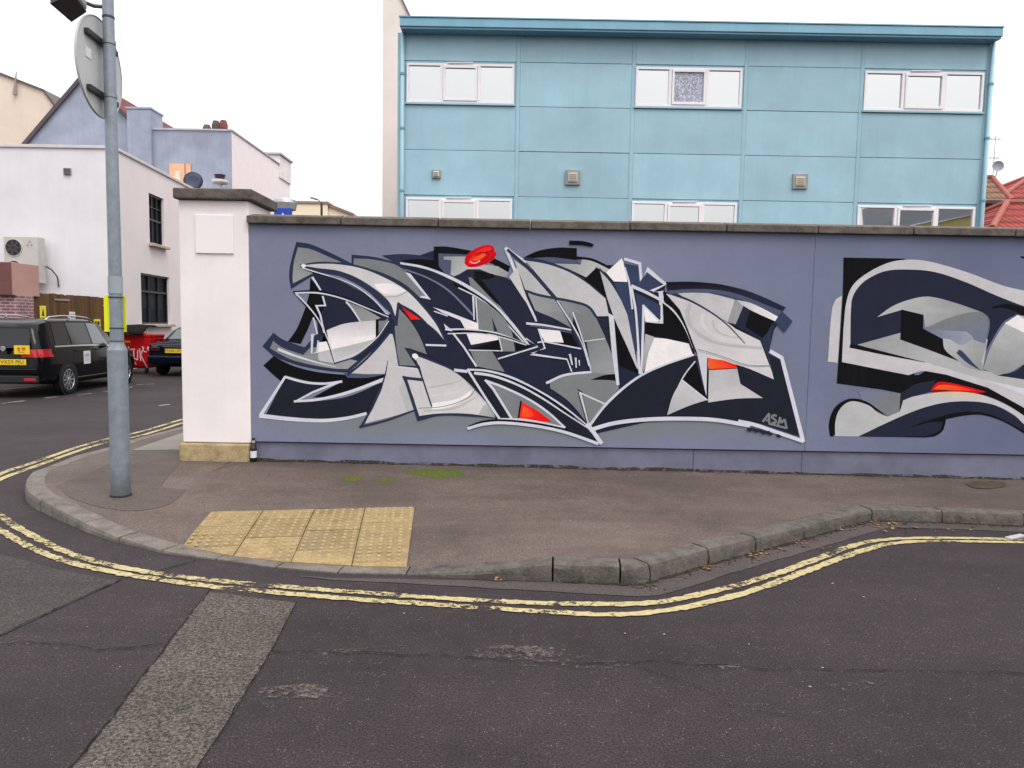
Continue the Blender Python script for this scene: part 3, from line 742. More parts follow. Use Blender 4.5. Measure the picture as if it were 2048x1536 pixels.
st('O', 'C', 30, '330,150 540,335s 800,620s 960,870s 1175,1340', 26); st('W', 'C', 13, '840,670 1000,925s 1100,1115s 1170,1340', 18)
p('K', 'C', '1005,790 1080,1000 1185,1380 1160,1260 1030,940'); st('W', 'C', 14, '1000,790 1095,1050s 1190,1390')
p('M', 'C', '1140,1092 1335,1058 1430,1290 1445,1480 1200,1490 1190,1380', 'm', (1150, 1100, 1350, 1350)); st('W', 'C', 10, '1120,1088 1330,1060')
p('M', 'G', '0,562 200,492s 420,482 680,520 705,655 500,880 408,1040 200,790s 0,645')
p('K', 'G', '408,562 560,512s 685,500 685,572 560,562s')
st('W', 'G', 26, '-40,595 150,512s 425,480', 22); st('W', 'C', 14, '640,1100 720,1090')
p('K', 'C', '880,985 965,985 1065,1158 905,1105'); p('H', 'C', '640,958 870,982 908,1102 715,1092')
st('W', 'C', 24, '525,905 700,922s 985,972', 16); st('s', 'C', 16, '560,928 720,948s 990,1000'); st('W', 'C', 15, '715,1092 1085,1165'); st('W', 'C', 15, '648,960 715,1160 565,1218 942,1272 990,1398')
st('W', 'C', 22, '970,1218 996,1330', 14); st('W', 'C', 18, '1030,1255 1036,1358', 12); st('W', 'C', 14, '1064,1280 1070,1336', 8)
# V rays
p('l', 'C', '1278,368 1400,505s 1560,800s 1700,1400 1640,1350 1420,842 1350,640', 'L', (1300, 400, 1600, 1200))
st('O', 'C', 20, '1270,345 1400,495s 1570,810s 1660,1120', 8)
p('W', 'C', '1365,800 1420,830 1478,1536 1448,1536 1400,1200')
p('K', 'C', '1430,870 1560,1150 1675,1410 1480,1330')
p('H', 'C', '1340,385 1500,240 1530,300 1565,482 1420,476')
p('P', 'C', '1520,288 1680,322 1695,470 1590,522 1560,480'); p('P', 'C', '1690,470 1770,385 1905,500 1800,582 1600,525')
p('P', 'C', '1420,490 1560,485 1640,900 1660,1330 1560,820')
st('W', 'D', 30, '-10,245 150,292 165,460 225,352 412,505 262,578 368,580 374,900 212,882')
st('W', 'D', 18, '-5,330 40,480 75,760'); st('W', 'D', 26, '62,525 110,800s 150,1425', 22)
p('P', 'D', '105,590 362,720 362,862 188,722 180,900 160,1200'); p('H', 'D', '190,722 355,885 205,885'); st('W', 'D', 24, '188,715 182,1000 168,1420', 26); st('W', 'D', 15, '185,720 360,888')
p('K', 'D', '212,892 392,912 382,690 560,850 655,1095 430,1052 205,1002')
st('W', 'D', 34, '62,520 250,605s 400,692s 520,805s 620,965s 725,1235', 10)
p('K', 'D', '385,580 450,590 560,740 640,960 720,1180 690,1150 600,920s 500,770s 400,690')
p('l', 'D', '205,1012 300,1045 240,1210 195,1392 172,1395', 'm', (200, 1010, 200, 1390))
p('H', 'D', '300,1050 420,1062 650,1112 695,1232 400,1325s 198,1402 240,1205s')
# big right leaf
p('n', 'G', '410,1062 500,950s 700,720s 1000,512s 1300,372s 1482,318 1492,365 1352,532s 1222,782s 1192,922 1350,872s 1700,772s 2048,748 2048,1010 1700,960s 1400,950s 1000,962s 650,1000s')
st('W', 'G', 32, '408,1020 550,835s 750,645s 950,505s 1200,395s 1475,305', 16)
p('L', 'D', '418,602 560,622 800,720s 1030,885 1130,960 1380,1082 1532,1482 1200,1345s 850,1255s 722,1175 640,960s 560,765', 'w', (700, 800, 1200, 1300))
st('l', 'D', 46, '660,700 640,860s 760,1020s 960,1110s 1400,1160', 30); st('w', 'D', 40, '800,800 790,900s 880,1010s 1060,1075s 1380,1110', 20); st('l', 'D', 26, '900,870 900,930s 980,1010s 1200,1060', 10); p('w', 'D', '940,900 1010,905 1080,990 1180,1045 1060,1030s 960,970s')
p('l', 'D', '530,592 800,588s 1120,662 1050,892 1000,860 800,742 600,640', 'L', (800, 600, 900, 780))
st('O', 'D', 26, '440,590 700,690s 1000,880s 1225,1110', 10)
st('m', 'D', 8, '735,1180 1000,1262s 1250,1342s 1485,1345')
st('M', 'D', 7, '740,1165 1000,1245s 1250,1330s 1485,1338')
p('K', 'D', '418,482 700,480s 1000,510s 1300,590s 1645,742 1612,778 1300,660s 1000,580s 700,568s 440,610', 'N', (500, 480, 500, 600))
st('s', 'D', 34, '440,588 700,572s 1000,592s 1300,682s 1600,822', 50)
p('m', 'D', '1120,665 1225,690 1130,915 1048,892')
p('N', 'D', '1150,880 1212,722 1545,885 1470,1185 1395,1085 1128,935'); p('K', 'D', '1285,755 1525,872 1462,1125 1400,1052 1228,940')
p('L', 'D', '1140,665 1300,702s 1592,852 1560,895 1300,778s 1190,712', 'H', (1200, 680, 1500, 860))
p('P', 'D', '1600,778 1712,880 1630,1002 1528,890')
p('O', 'H', '1130,150 1190,90 1260,-30 1215,260 1350,345 1525,1140 1050,980 880,960 1150,745 920,602 890,440 1270,575 1225,400')
p('n', 'H', '1215,300 1330,365 1520,1130 1050,980 700,945 180,925 600,795s 1150,748 920,600 890,440 1275,580')
p('L', 'H', '470,250 600,325 575,745', 'W', (480, 260, 580, 700)); st('O', 'H', 14, '440,230 575,745', 8); st('K', 'H', 11, '588,335 580,748')
p('K', 'H', '462,372 336,552 578,745'); st('W', 'H', 13, '460,370 345,520s 235,745')
p('L', 'H', '322,562 585,765 400,825s 172,922 232,722s', 'l', (330, 600, 250, 900)); st('W', 'H', 13, '322,560 585,768')
p('R', 'H', '590,338 760,362 880,408 892,440 600,452', 'o', (880, 400, 640, 420)); p('r', 'H', '600,395 760,395 880,425 892,440 600,450', 'o', (880, 430, 620, 430))
p('l', 'H', '600,462 890,447 922,602 1152,747 900,752s 592,792', 'L', (700, 480, 800, 750))
st('W', 'G', 40, '405,1075 650,1005s 1000,965s 1400,958s 1700,972s 2048,1030'); st('W', 'H', 38, '900,985 1050,1015s 1300,1098s 1570,1190'); st('W', 'H', 40, '1222,265 1345,335 1450,740s 1565,1195', 42)
# lower centre leaf with red
p('n', 'F', '570,455 690,490 720,470 900,540s 1250,640s 1600,830s 1960,1060 2010,1185 1700,1085s 1300,1000s 1000,985s 700,1040 980,960 960,870 760,650')
st('W', 'F', 30, '555,460 690,475')
st('W', 'F', 20, '690,455 900,470s 1150,540s 1400,665s 1650,820s 1935,1050', 26); st('W', 'F', 30, '760,490 950,520s 1200,610s 1450,745s 1700,910s 1940,1065', 10); st('K', 'F', 10, '750,470 950,500s 1200,580s 1450,705s 1700,870s 1935,1055')
p('M', 'F', '885,575 1050,630s 1300,745s 1500,870s 1680,1040 1560,1020 1300,985s 1140,960'); st('W', 'F', 24, '880,570 1050,632s 1300,750s 1500,880s 1690,1050', 20); st('W', 'F', 24, '872,560 960,660 1145,960'); st('W', 'F', 24, '690,450 860,720 1020,960')
p('R', 'F', '1245,785 1400,870 1560,990 1400,985 1220,960', 'r', (1500, 950, 1300, 900)); p('o', 'F', '1262,825 1340,870 1380,930 1300,945 1245,935', 'r', (1280, 900, 1390, 930)); st('K', 'F', 18, '1240,775 1212,955')
st('W', 'F', 22, '1020,962 1250,968s 1450,1000s 1690,1052'); st('K', 'F', 24, '705,1040 850,990s 1050,975s 1400,1010s 1720,1075'); st('W', 'F', 30, '690,1060 850,1015s 1050,1000s 1400,1035s 1700,1100s 2030,1215')
st('W', 'G', 46, '375,1010 440,1090 530,1215', 40)
p('m', 'G', '345,700 560,805 410,1000'); p('M', 'G', '352,716 540,805 412,985'); st('W', 'G', 16, '300,690 560,806'); st('W', 'G', 22, '305,690 400,1050', 14); st('K', 'G', 8, '280,655 330,690'); st('K', 'G', 8, '290,690 375,990')
p('K', 'C', '962,58 1100,64s 1212,96s 1198,122 1080,102s 966,102')
# signature letters
SG = (1500, 800, 17.07)
CR['T'] = SG
for s_ in ('420,740 640,450', '640,450 640,780', '540,690 660,690'): st('M', 'T', 75, s_)
for s_ in ('900,540 780,520s 740,590s 840,670s 860,760s 720,780', ): st('M', 'T', 72, s_)
for s_ in ('940,860 1010,580', '1010,580 1050,780', '1050,780 1170,650', '1170,650 1240,980', '620,800 1200,950'): st('M', 'T', 70, s_)
for s_ in ('-110,990 40,1040', '60,960 230,1090', '330,1010 480,1150', '600,1060 720,1200', '900,1180 1030,1250', '-60,960 700,1140'): st('N', 'T', 90, s_)
m.build('graffiti_mural', 'angular grey, navy and white spray-painted lettering with red accents')

# --- second mural (abstract face, right)
m = Paint(); p = m.p; st = m.st
p('L', 'I', '305,485 250,520s 210,620s 170,1115 265,1128')
p('K', 'I', '320,120 900,130 1000,200 1000,700 1000,1245 1250,1235 1600,1330 1900,1536 1700,1400s 1500,1350 1180,1380 870,1420 700,1385 255,1325 285,900 312,480')
p('L', 'I', '305,1120 320,800 345,560s 400,400s 530,280s 750,170s 950,140s 1150,160s 1500,260s 1850,390s 2060,440s 2500,560 2500,720 2060,590s 1950,550s 1750,470s 1500,360s 1200,260s 950,235s 720,250s 530,340s 430,450s 395,560s 385,970 1100,1120 1700,1300 2500,1560 2500,1800 2060,1590 1900,1510s 1600,1360s 1300,1260s 1090,1207s 940,1245')
p('N', 'I', '385,970 395,560s 430,450s 530,340s 720,250s 950,235s 1200,260s 1500,360s 1750,470s 2060,590s 2500,720 2500,860 2060,720 1980,660 1850,740s 1720,950s 1640,1105 1700,880s 1720,720s 1660,650s 1400,560s 1130,495s 900,550s 640,690 870,620 870,835 450,955')
p('m', 'I', '450,955 870,838 870,905 1250,890 1420,960 1700,900 1650,1200 2060,1285 2500,1400 2500,1560 1700,1300 1100,1122', 'l', (600, 900, 1300, 1250))
p('l', 'I', '640,690 800,580s 1000,510s 1150,495s 1400,557s 1660,650 1500,680 1100,790 1085,668 880,620', 'm', (900, 560, 1300, 740))
p('M', 'I', '1090,800 1350,690s 1620,640s 1700,712s 1680,945 1640,1040 1560,1000 1300,930', 'S', (1400, 720, 1450, 920))
p('S', 'I', '1085,805 1500,830 1560,905s 1440,958s 1270,895', 'B', (1200, 830, 1450, 940))
p('l', 'I', '1270,895 1340,905s 1440,957s 1560,905 1690,950 1640,1105 1660,1210 1480,1160s 1290,1010s', 'm', (1300, 920, 1600, 1150))
p('K', 'I', '875,617 1085,668 1080,800 1270,900 1290,1000s 1422,1112 1100,990 862,905', 'K')
p('P', 'I', '1400,1035 1430,1003s 1475,1035s 1560,1130 1640,1207 1500,1125s')
p('l', 'I', '2500,700 2060,680 1980,672 1860,762s 1740,952s 1655,1185 1780,1242 1900,1222s 2060,1132 2500,900', 'm', (1900, 800, 1900, 1200))
p('H', 'I', '1990,668 2060,722 2500,800 2500,900 2060,845 1862,750')
p('N', 'I', '1785,1247 1950,1212s 2060,1132 2500,900 2500,1380 2060,1288')
p('K', 'I', '1985,645 2060,690 2500,760 2500,700 2060,600 1900,560 1740,600s 1850,600s')
st('K', 'I', 34, '380,965 700,1040s 1100,1122', 4)
p('W', 'I', '1650,1285 2060,1375 2500,1500 2500,1580 2060,1440')
# lower part
p('M', 'J', '450,380 865,415 852,592 740,632 620,545 500,485', 'S', (700, 500, 450, 400))
p('N', 'J', '868,410 1000,340s 1200,275 1300,330 1160,395 925,472 855,575')
p('K', 'J', '900,330 1100,200 1300,235 1700,360 2060,560 2500,850 2500,930 2060,640 1800,480s 1500,395s 1150,400 1100,300')
p('N', 'J', '880,420 1000,330s 1200,290 1165,395 925,470')
p('R', 'J', '1155,390 1215,312s 1300,308s 1500,350s 1690,402 1600,408s 1300,385s', 'R'); p('o', 'J', '1180,375 1240,335s 1400,345s 1600,392 1400,385s 1250,378s', 'r', (1300, 350, 1600, 392))
p('K', 'J', '190,822 180,700s 230,560s 330,480s 430,464s 550,498s 660,575 745,640 600,560 420,495 320,530 245,700 240,800 215,828s')
p('l', 'J', '240,825 240,700s 270,590s 340,512s 420,490s 560,530s 650,600s 740,637 860,588 890,482 1000,442s 1300,400s 1600,420s 1850,510s 2060,640s 2500,1000 2500,1120 2060,740 1950,630s 1750,530s 1500,492s 1250,512s 1000,585s 700,715s 460,827', 'L', (400, 700, 1500, 420))
p('Y', 'J', '1130,430 1300,402s 1600,420 1640,450 1400,440s')
p('N', 'J', '465,827 700,712s 1000,582s 1250,510s 1500,490s 1750,522s 1950,622s 2060,722s 2500,1080 2500,1180 2060,800 1850,682s 1650,622s 1480,625s 1300,662 1292,710 1270,770s 1200,822s 1100,837')
p('K', 'J', '950,740 1150,665s 1480,590s 1750,625s 2060,780 2060,805 1850,685s 1650,622s 1480,627s 1300,662 1292,710 1268,772s 1200,820s 1050,836 900,830')
p('N', 'J', '950,745 1150,690s 1270,690 1230,780s 1100,825 850,825')
p('K', 'I', '2010,108 2500,112 2500,140 2025,125')
m.build('graffiti_mural', 'abstract spray-painted face in black, navy and grey with a red streak')

# =================================================================== GATE PILLAR
M_white_r = plain('white_render', (236, 229, 229), 'v', .7, .05, 2.2, .25, 110, streak=.12)
pil = thing('gate_pillar', (-3.05, 7.75, .13), 'white rendered gate pillar with stone cap and sandstone foot', 'pillar')
MB().box(-3.40, -2.694, WY - .006, 8.12, .33, 2.802).build('pillar_body', M_white_r, pil, bevel=.012)
MB().box(-3.425, -2.70, WY - .045, 8.14, -.02, .325).build('base_stone', M_base, pil, bevel=.018)
MB().box(-3.43, -2.635, 7.375, 8.18, 2.805, 2.912).build('cap_stone', M_cope, pil, bevel=.014)
MB().box(-3.225, -2.842, WY - .024, WY - .004, 2.27, 2.655).build('blank_plate', plain('plate_white', (238, 230, 232), 'v', .55, .02), pil, bevel=.004)

# =================================================================== BLUE CLAD BUILDING
def blue_mat():
    s = NT('blue_cladding'); c = alb((156, 191, 205)); oi = s.n('ShaderNodeObjectInfo')
    v = s.ramp(oi.outputs['Random'], [(0, .92), (1, 1.05)])
    n = s.ramp(s.noise(1.1, 6, .65), [(.28, .88), (.72, 1.06)])
    col = s.mix(1.0, s.mix(1.0, c, v, 'MULTIPLY'), n, 'MULTIPLY')
    st = s.ramp(s.noise(2.0, 6, .7, s.scale((2.4, 1, .16))), [(.48, 0.0), (.78, 1.0)])
    col = s.mix(s.math('MULTIPLY', st, .25), col, alb((112, 160, 182)))
    d = s.ramp(s.noise(9, 3, .5), [(.70, 0.0), (.76, 1.0)]); col = s.mix(s.math('MULTIPLY', d, .3), col, alb((100, 140, 160)))
    s.bump(s.noise(.9, 3, .5), .35, .05)
    return s.fin(col, .48, 0, .4)
M_blue = blue_mat()
M_blue_d = plain('blue_trim', (112, 158, 180), 'v', .45, .08, 2, streak=.2)
M_blue_l = plain('blue_fascia', (128, 176, 198), 'v', .45, .1, 1.2, streak=.25)
M_upvc = plain('white_window_frame', (236, 232, 236), 'v', .35, .03, 4)
def mirror_glass(name, c, rough=.02):
    s = NT(name); s.bump(s.noise(.8, 2, .5), .02, .05); return s.fin(c, rough, 1.0, .5)
M_mglass = mirror_glass('coated_glass', (.54, .555, .56))
def frosted():
    s = NT('patterned_glass'); n = s.noise(28, 4, .75); col = s.ramp(n, [(.35, alb((104, 108, 132))), (.5, alb((160, 163, 180))), (.68, alb((224, 224, 230)))])
    return s.fin(col, .25, 0, .5)
M_frost = frosted()
M_void = plain('dark_gap', (34, 44, 56), 'v', .9, .1)
BY = 17.0
bb = thing('office_building', (4.05, 21, 0), 'two-storey pale blue panel-clad office block with white strip windows', 'building')
MB().box(-2.69, 10.8, BY + .06, 25, 0, 8.14).build('building_core', plain('blue_behind_joint', (84, 118, 138), 'v'), bb)
BX = [-2.68, 0.02, 2.645, 5.2, 7.84, 10.70]
RZ = [8.15, 7.55, 6.57, 5.57, 4.55, 3.5, 2.4]
for b in range(5):
    for r in range(6):
        if b in (0, 2, 4) and r in (1, 4): continue
        x0, x1 = BX[b] + .045, BX[b + 1] - .045; z1, z0 = RZ[r] - .005, RZ[r + 1] + .005
        jy = random.uniform(-.006, .006)
        MB().box(x0, x1, BY + jy, BY + .05, z0, z1).build('cladding_panel', M_blue, bb, bevel=.006)
for i, xb in enumerate(BX):
    MB().box(xb - .0435, xb + .0435, BY - .006, BY + .052, 2.4, 8.15).build('cover_strip', M_blue, bb, bevel=.006)
def strip_window(x0, x1, z0, z1, frost=False, open_lean=0):
    w = MB(); y0, y1 = BY - .03, BY + .055; t = .055
    m1 = x0 + (x1 - x0) * .325; m2 = x0 + (x1 - x0) * .675
    for (a, b_, c, d) in ((x0, x1, z1 - t, z1), (x0, x1, z0, z0 + t), (x0, x0 + t, z0 + t, z1 - t), (x1 - t, x1, z0 + t, z1 - t), (m1 - .035, m1 + .035, z0 + t, z1 - t), (m2 - .035, m2 + .035, z0 + t, z1 - t)):
        w.box(a, b_, y0, y1, c, d)
    win = w.build('window', M_upvc, bb, bevel=.006)
    s_ = MB(); a0, a1 = m1 + .04, m2 - .04; q = .05; ys = BY - .05
    for (a, b_, c, d) in ((a0, a1, z1 - t - q, z1 - t + .01), (a0, a1, z0 + t - .01, z0 + t + q), (a0, a0 + q, z0 + t + q, z1 - t - q), (a1 - q, a1, z0 + t + q, z1 - t - q)):
        s_.box(a, b_, ys, BY + .0, c, d)
    s_.build('sash_frame', M_upvc, win, bevel=.005)
    if open_lean: MB().prism([(a0 + .1, ys - .02, z1 - .01), (a1 - .1, ys - .02, z1 + .012), (a1 - .1, ys - .02, z1 + .03), (a0 + .1, ys - .02, z1 + .008)], (0, .03, 0)).build('vent_trickle', M_upvc, win)
    for k, (a, b_) in enumerate(((x0 + t, m1 - .035), (a0 + q, a1 - q), (m2 + .035, x1 - t))):
        yy = BY - .012 if k == 1 else BY + .012
        dy = [0, .004, -.004][k]
        MB().add([(a, yy, z0 + t), (b_, yy + dy, z0 + t), (b_, yy + dy + .003, z1 - t), (a, yy + .003, z1 - t)], [(0, 1, 2, 3)]).build('pane', M_frost if (frost and k == 1) else M_mglass, win, fix=False)
    MB().box(x0 - .03, x1 + .03, BY - .045, BY + .05, z0 - .045, z0 - .004).build('sill', M_blue, win, bevel=.005)
    MB().box(x0 - .11, x1 + .11, BY + .022, BY + .056, z0 - .055, z1 + .06).build('surround', M_blue, win)
for i, (a, b_) in enumerate(((-2.52, -.07), (2.69, 5.11), (7.89, 10.6))):
    strip_window(a, b_, 6.62, 7.49, i == 1, 1 if i != 1 else 0)
    strip_window(a, b_, 3.55, 4.49, False, 1)
MB().box(-2.63, 10.74, 16.64, 17.2, 8.16, 8.345).build('fascia', M_blue_l, bb, bevel=.012)
MB().box(-2.61, 10.72, 16.67, 16.985, 8.12, 8.155).build('soffit', M_blue_d, bb)
MB().box(-2.64, 10.75, 16.62, 25.2, 8.35, 8.375).build('roof', M_blue_l, bb)
for xx in (-2.60, 10.73):
    d = MB().tube([(xx, 16.93, 0), (xx, 16.93, 8.12)], .045, 12); dp = d.build('downpipe', M_blue, bb, smooth=True)
    for z in (4.6, 6.0, 7.2): MB().lathe([(.056, 0), (.056, .05)], (xx, 16.93, z), n=12).build('pipe_collar', M_blue_d, dp)
def vent_box(x, z, s_, lamp=False):
    v = MB().box(x - s_, x + s_, BY - .05, BY + .02, z - s_, z + s_).build('wall_vent', plain('vent_body', (150, 150, 148), 'v', .6, .15), bb, bevel=.01)
    MB().box(x - s_ * .62, x + s_ * .62, BY - .075, BY - .045, z - s_ * .6, z + s_ * .6).build('vent_cover', plain('vent_cover', (206, 200, 192) if not lamp else (230, 230, 235), 'v', .5, .08), v, bevel=.008)
    g = MB()
    for i in range(4): g.box(x - s_ * .48, x + s_ * .48, BY - .085, BY - .07, z - s_ * .42 + i * s_ * .24, z - s_ * .42 + i * s_ * .24 + s_ * .12)
    g.build('louvre', plain('vent_louvre', (170, 158, 140), 'v', .6, .1), v)
vent_box(1.31, 5.0, .17); vent_box(6.53, 5.0, .17); vent_box(-1.82, 5.02, .10, True)

# tall cream tower behind
M_cream = plain('cream_render', (229, 216, 208), 'v', .75, .05, 1.0, .15, 60, streak=.1)
M_cream2 = plain('cream_render_warm', (218, 203, 188), 'v', .75, .06, .9, .15, 60, streak=.12)
def tower():
    Yt = 25.6; a = wal(765, 200, Yt).x; r0 = wal(818, 32, Yt); r1 = wal(803, 0, Yt); sl = (r1.z - r0.z) / (r1.x - r0.x)
    zt = r0.z + (a - r0.x) * sl
    t = thing('tower_building', (a + 1.2, Yt + 1.5, 0), 'tall narrow cream gable wall rising behind the blue block', 'building')
    MB().prism([(a, Yt, 0), (r0.x + 3, Yt, 0), (r0.x + 3, Yt, r0.z + 3 * sl), (a, Yt, zt)], (0, 4, 0)).build('wall', M_cream, t)
    MB().prism([(r0.x + 3, Yt - .06, r0.z + 3 * sl), (r0.x + 3, Yt - .06, r0.z + 3 * sl + .12), (a, Yt - .06, zt + .12), (a, Yt - .06, zt)], (0, 4.1, 0)).build('verge', plain('verge_dark', (120, 92, 96), 'v'), t)
    c = wal(797, 70, 17.5)
    return t
tower()

# =================================================================== LEFT STREET
M_lime = plain('lime_white_render', (229, 225, 230), 'v', .8, .06, .8, .25, 40, streak=.12)
M_warmw = plain('warm_white_render', (234, 224, 224), 'v', .8, .04, .9, .2, 40, streak=.06)
M_copew = plain('parapet_coping', (214, 208, 206), 'v', .7, .1, 2)
M_glass = NT('dark_window_glass').fin((.010, .011, .015), .35, 0, .03)
M_frame_d = plain('dark_sash_paint', (30, 32, 44), 'v', .4, .05)
wb = thing('white_building', (-16, 26, 0), 'white rendered two-storey corner building with dark sash windows', 'building')
C0 = Vector((-11.96, 22, 0)); SD = Vector((-.39, 4.6, 0)).normalized(); SN = Vector((SD.y, -SD.x, 0)); ZW = 6.6
mb = MB(); SL = 9.6
HO = [(2.5, 3.74, 4.12, 5.77), (1.72, 4.1, 1.42, 3.08)]
wall_holes(mb, C0, SD, (0, 0, 1), SL, ZW, HO, .16, -SN); mb.build('side_wall', M_warmw, wb, fix=False)
MB().add([(-30, 22, 0), (C0.x, 22, 0), (C0.x, 22, ZW), (-30, 22, ZW)], [(0, 1, 2, 3)]).build('front_wall', M_lime, wb, fix=False)
E1 = C0 + SD * SL
MB().prism([(-30, 21.95, ZW), (C0.x + .06, 21.95, ZW), (E1.x + .06, E1.y, ZW), (-30, E1.y, ZW)], (0, 0, .09)).build('parapet', M_copew, wb, bevel=.01)
MB().add([(E1.x, E1.y, 0), (-30, E1.y, 0), (-30, E1.y, ZW), (E1.x, E1.y, ZW)], [(0, 1, 2, 3)]).build('rear_wall', M_lime, wb, fix=False)
def side_window(h, cols, rows, meet):
    u0, u1, z0, z1 = h; P = lambda u, z, d: C0 + SD * u + Vector((0, 0, z)) - SN * d
    g = MB().add([P(u0, z0, .13), P(u1, z0, .13), P(u1, z1, .13), P(u0, z1, .13)], [(0, 1, 2, 3)]); win = MB(); t = .06
    def bar(a, b, c, d, dd=.10): win.obox(P((a + b) / 2, (c + d) / 2, dd), SD, SN, (0, 0, 1), b - a, .05, d - c)
    bar(u0, u1, z0, z0 + t); bar(u0, u1, z1 - t, z1); bar(u0, u0 + t, z0, z1); bar(u1 - t, u1, z0, z1); bar(u0, u1, meet - .03, meet + .03, .095)
    for i in range(1, cols): uu = u0 + (u1 - u0) * i / cols; bar(uu - .014, uu + .014, z0, z1, .105)
    for j in rows: bar(u0, u1, j - .012, j + .012, .105)
    w = win.build('window', M_frame_d, wb); g.build('pane', M_glass, w, fix=False)
    MB().obox(P((u0 + u1) / 2, z0 - .05, -.02), SD, SN, (0, 0, 1), u1 - u0 + .2, .3, .09).build('sill', plain('stone_sill', (190, 178, 160), 'v', .8, .12), w, bevel=.01)
side_window(HO[0], 3, [5.35], 4.93); side_window(HO[1], 3, [], 2.5)
M_blind = NT('pale_blind_behind_glass').fin((.026, .029, .037), .5, 0, .05)
for k in (0.55, 1.2, 1.85):
    P = lambda u, z: C0 + SD * (HO[1][0] + u) + Vector((0, 0, z)) - SN * .128
    MB().add([P(k - .16, 1.95), P(k + .16, 1.95), P(k + .16, 2.45), P(k - .16, 2.45)], [(0, 1, 2, 3)]).build('blind', M_blind, wb, fix=False)
vb = MB().box(-13.43, -13.22, 21.95, 22.02, 5.82, 6.02); vo = vb.build('wall_vent', plain('grey_vent', (150, 150, 154), 'v', .6, .1), wb, bevel=.005)
g = MB()
for i in range(5): g.box(-13.42, -13.23, 21.93, 21.955, 5.835 + i * .037, 5.85 + i * .037)
g.build('louvre', plain('grey_vent_slat', (112, 112, 118), 'v', .6, .1), vo)

# air conditioner on the front wall
M_ac = plain('ac_casing', (196, 192, 188), 'v', .5, .06, 3)
ac = thing('air_conditioner', (-14.42, 21.6, 2.6), 'cream twin-fan air conditioner mounted on the white wall', 'air conditioner')
MB().box(-14.93, -13.93, 21.42, 21.78, 2.58, 3.93).build('casing', M_ac, ac, bevel=.02)
for z in (3.60, 2.98):
    f = MB().lathe([(.255, -.005), (.255, .02), (.235, .02), (.235, .005)], (-14.63, 21.42, z), (0, -1, 0), 28, False).build('fan_grille', M_ac, ac)
    MB().lathe([(.235, 0), (.236, .004)], (-14.63, 21.415, z), (0, -1, 0), 28).build('fan_opening', plain('fan_dark', (52, 46, 48), 'v', .7, .2, 20), f)
    bl = MB()
    for i in range(7):
        a = i * 2 * math.pi / 7; c_, s_ = math.cos(a), math.sin(a)
        bl.obox((-14.63 + c_ * .13, 21.405, z + s_ * .13), (c_, 0, s_), (0, 1, 0), (-s_, 0, c_), .17, .004, .05)
    for r_ in (.08, .14, .2): bl.lathe([(r_, 0), (r_ + .006, 0), (r_ + .006, .004), (r_, .004)], (-14.63, 21.40, z), (0, -1, 0), 28, False)
    bl.build('fan_blade', plain('fan_blade_grey', (84, 76, 78), 'v', .6, .1), f)
dm = MB()
for (dx, dz) in ((0, .05), (-.055, -.04), (.055, -.04)):
    dm.add([(-14.16 + dx - .045, 21.416, 3.72 + dz), (-14.16 + dx, 21.416, 3.72 + dz - .045), (-14.16 + dx + .045, 21.416, 3.72 + dz), (-14.16 + dx, 21.416, 3.72 + dz + .045)], [(0, 1, 2, 3)])
dm.build('emblem', plain('emblem_faded', (168, 150, 148), 'v', .5, .02), ac, fix=False)
MB().tube([(-13.9, 21.7, 3.1), (-13.75, 21.75, 3.0), (-13.68, 21.9, 2.8), (-13.68, 21.95, 2.5)], .02, 8).build('pipe', plain('dark_pipe', (70, 60, 58), 'v'), ac)

# pink rendered pier on brick
def brick_mat():
    s = NT('mauve_brick'); br = s.n('ShaderNodeTexBrick'); br.inputs['Scale'].default_value = 1.0
    br.inputs['Brick Width'].default_value = .225; br.inputs['Row Height'].default_value = .075; br.inputs['Mortar Size'].default_value = .012
    br.inputs['Color1'].default_value = (*alb((128, 82, 88)), 1); br.inputs['Color2'].default_value = (*alb((150, 112, 118)), 1); br.inputs['Mortar'].default_value = (*alb((184, 160, 162)), 1)
    mp = s.n('ShaderNodeMapping'); mp.inputs['Rotation'].default_value = (rad(90), 0, rad(90)); s.l(s.co, mp.inputs['Vector'])
    sx = s.n('ShaderNodeSeparateXYZ'); s.l(s.co, sx.inputs[0]); cb = s.n('ShaderNodeCombineXYZ'); s.l(s.math('ADD', sx.outputs['X'], sx.outputs['Y']), cb.inputs[0]); s.l(sx.outputs['Z'], cb.inputs[1])
    s.l(cb.outputs[0], br.inputs['Vector']); s.bump(br.outputs['Fac'], -.5, .01)
    return s.fin(s.mix(1.0, br.outputs['Color'], s.ramp(s.noise(4, 5, .6), [(.3, .7), (.7, 1.1)]), 'MULTIPLY'), .8)
M_brick = brick_mat()
pp = thing('gate_pier', (-12.6, 17.8, 0), 'brick pier with pink rendered top beside the timber gate', 'pier')
MB().box(-13.3, -11.86, 17.45, 18.02, 0, 2.10).build('brick_shaft', M_brick, pp)
M_pink = plain('pink_render', (186, 146, 136), 'v', .8, .07, 2, .2, 60); M_redb = plain('red_brown_paint', (112, 72, 70), 'v', .7, .12, 3)
h = MB(); h.box(-13.8, -11.9, 17.32, 18.32, 2.10, 2.88)
ho = h.build('rendered_top', [M_pink, M_redb], pp, bevel=.012)
for pl in ho.data.polygons:
    if pl.normal.y < -.5: pl.material_index = 1

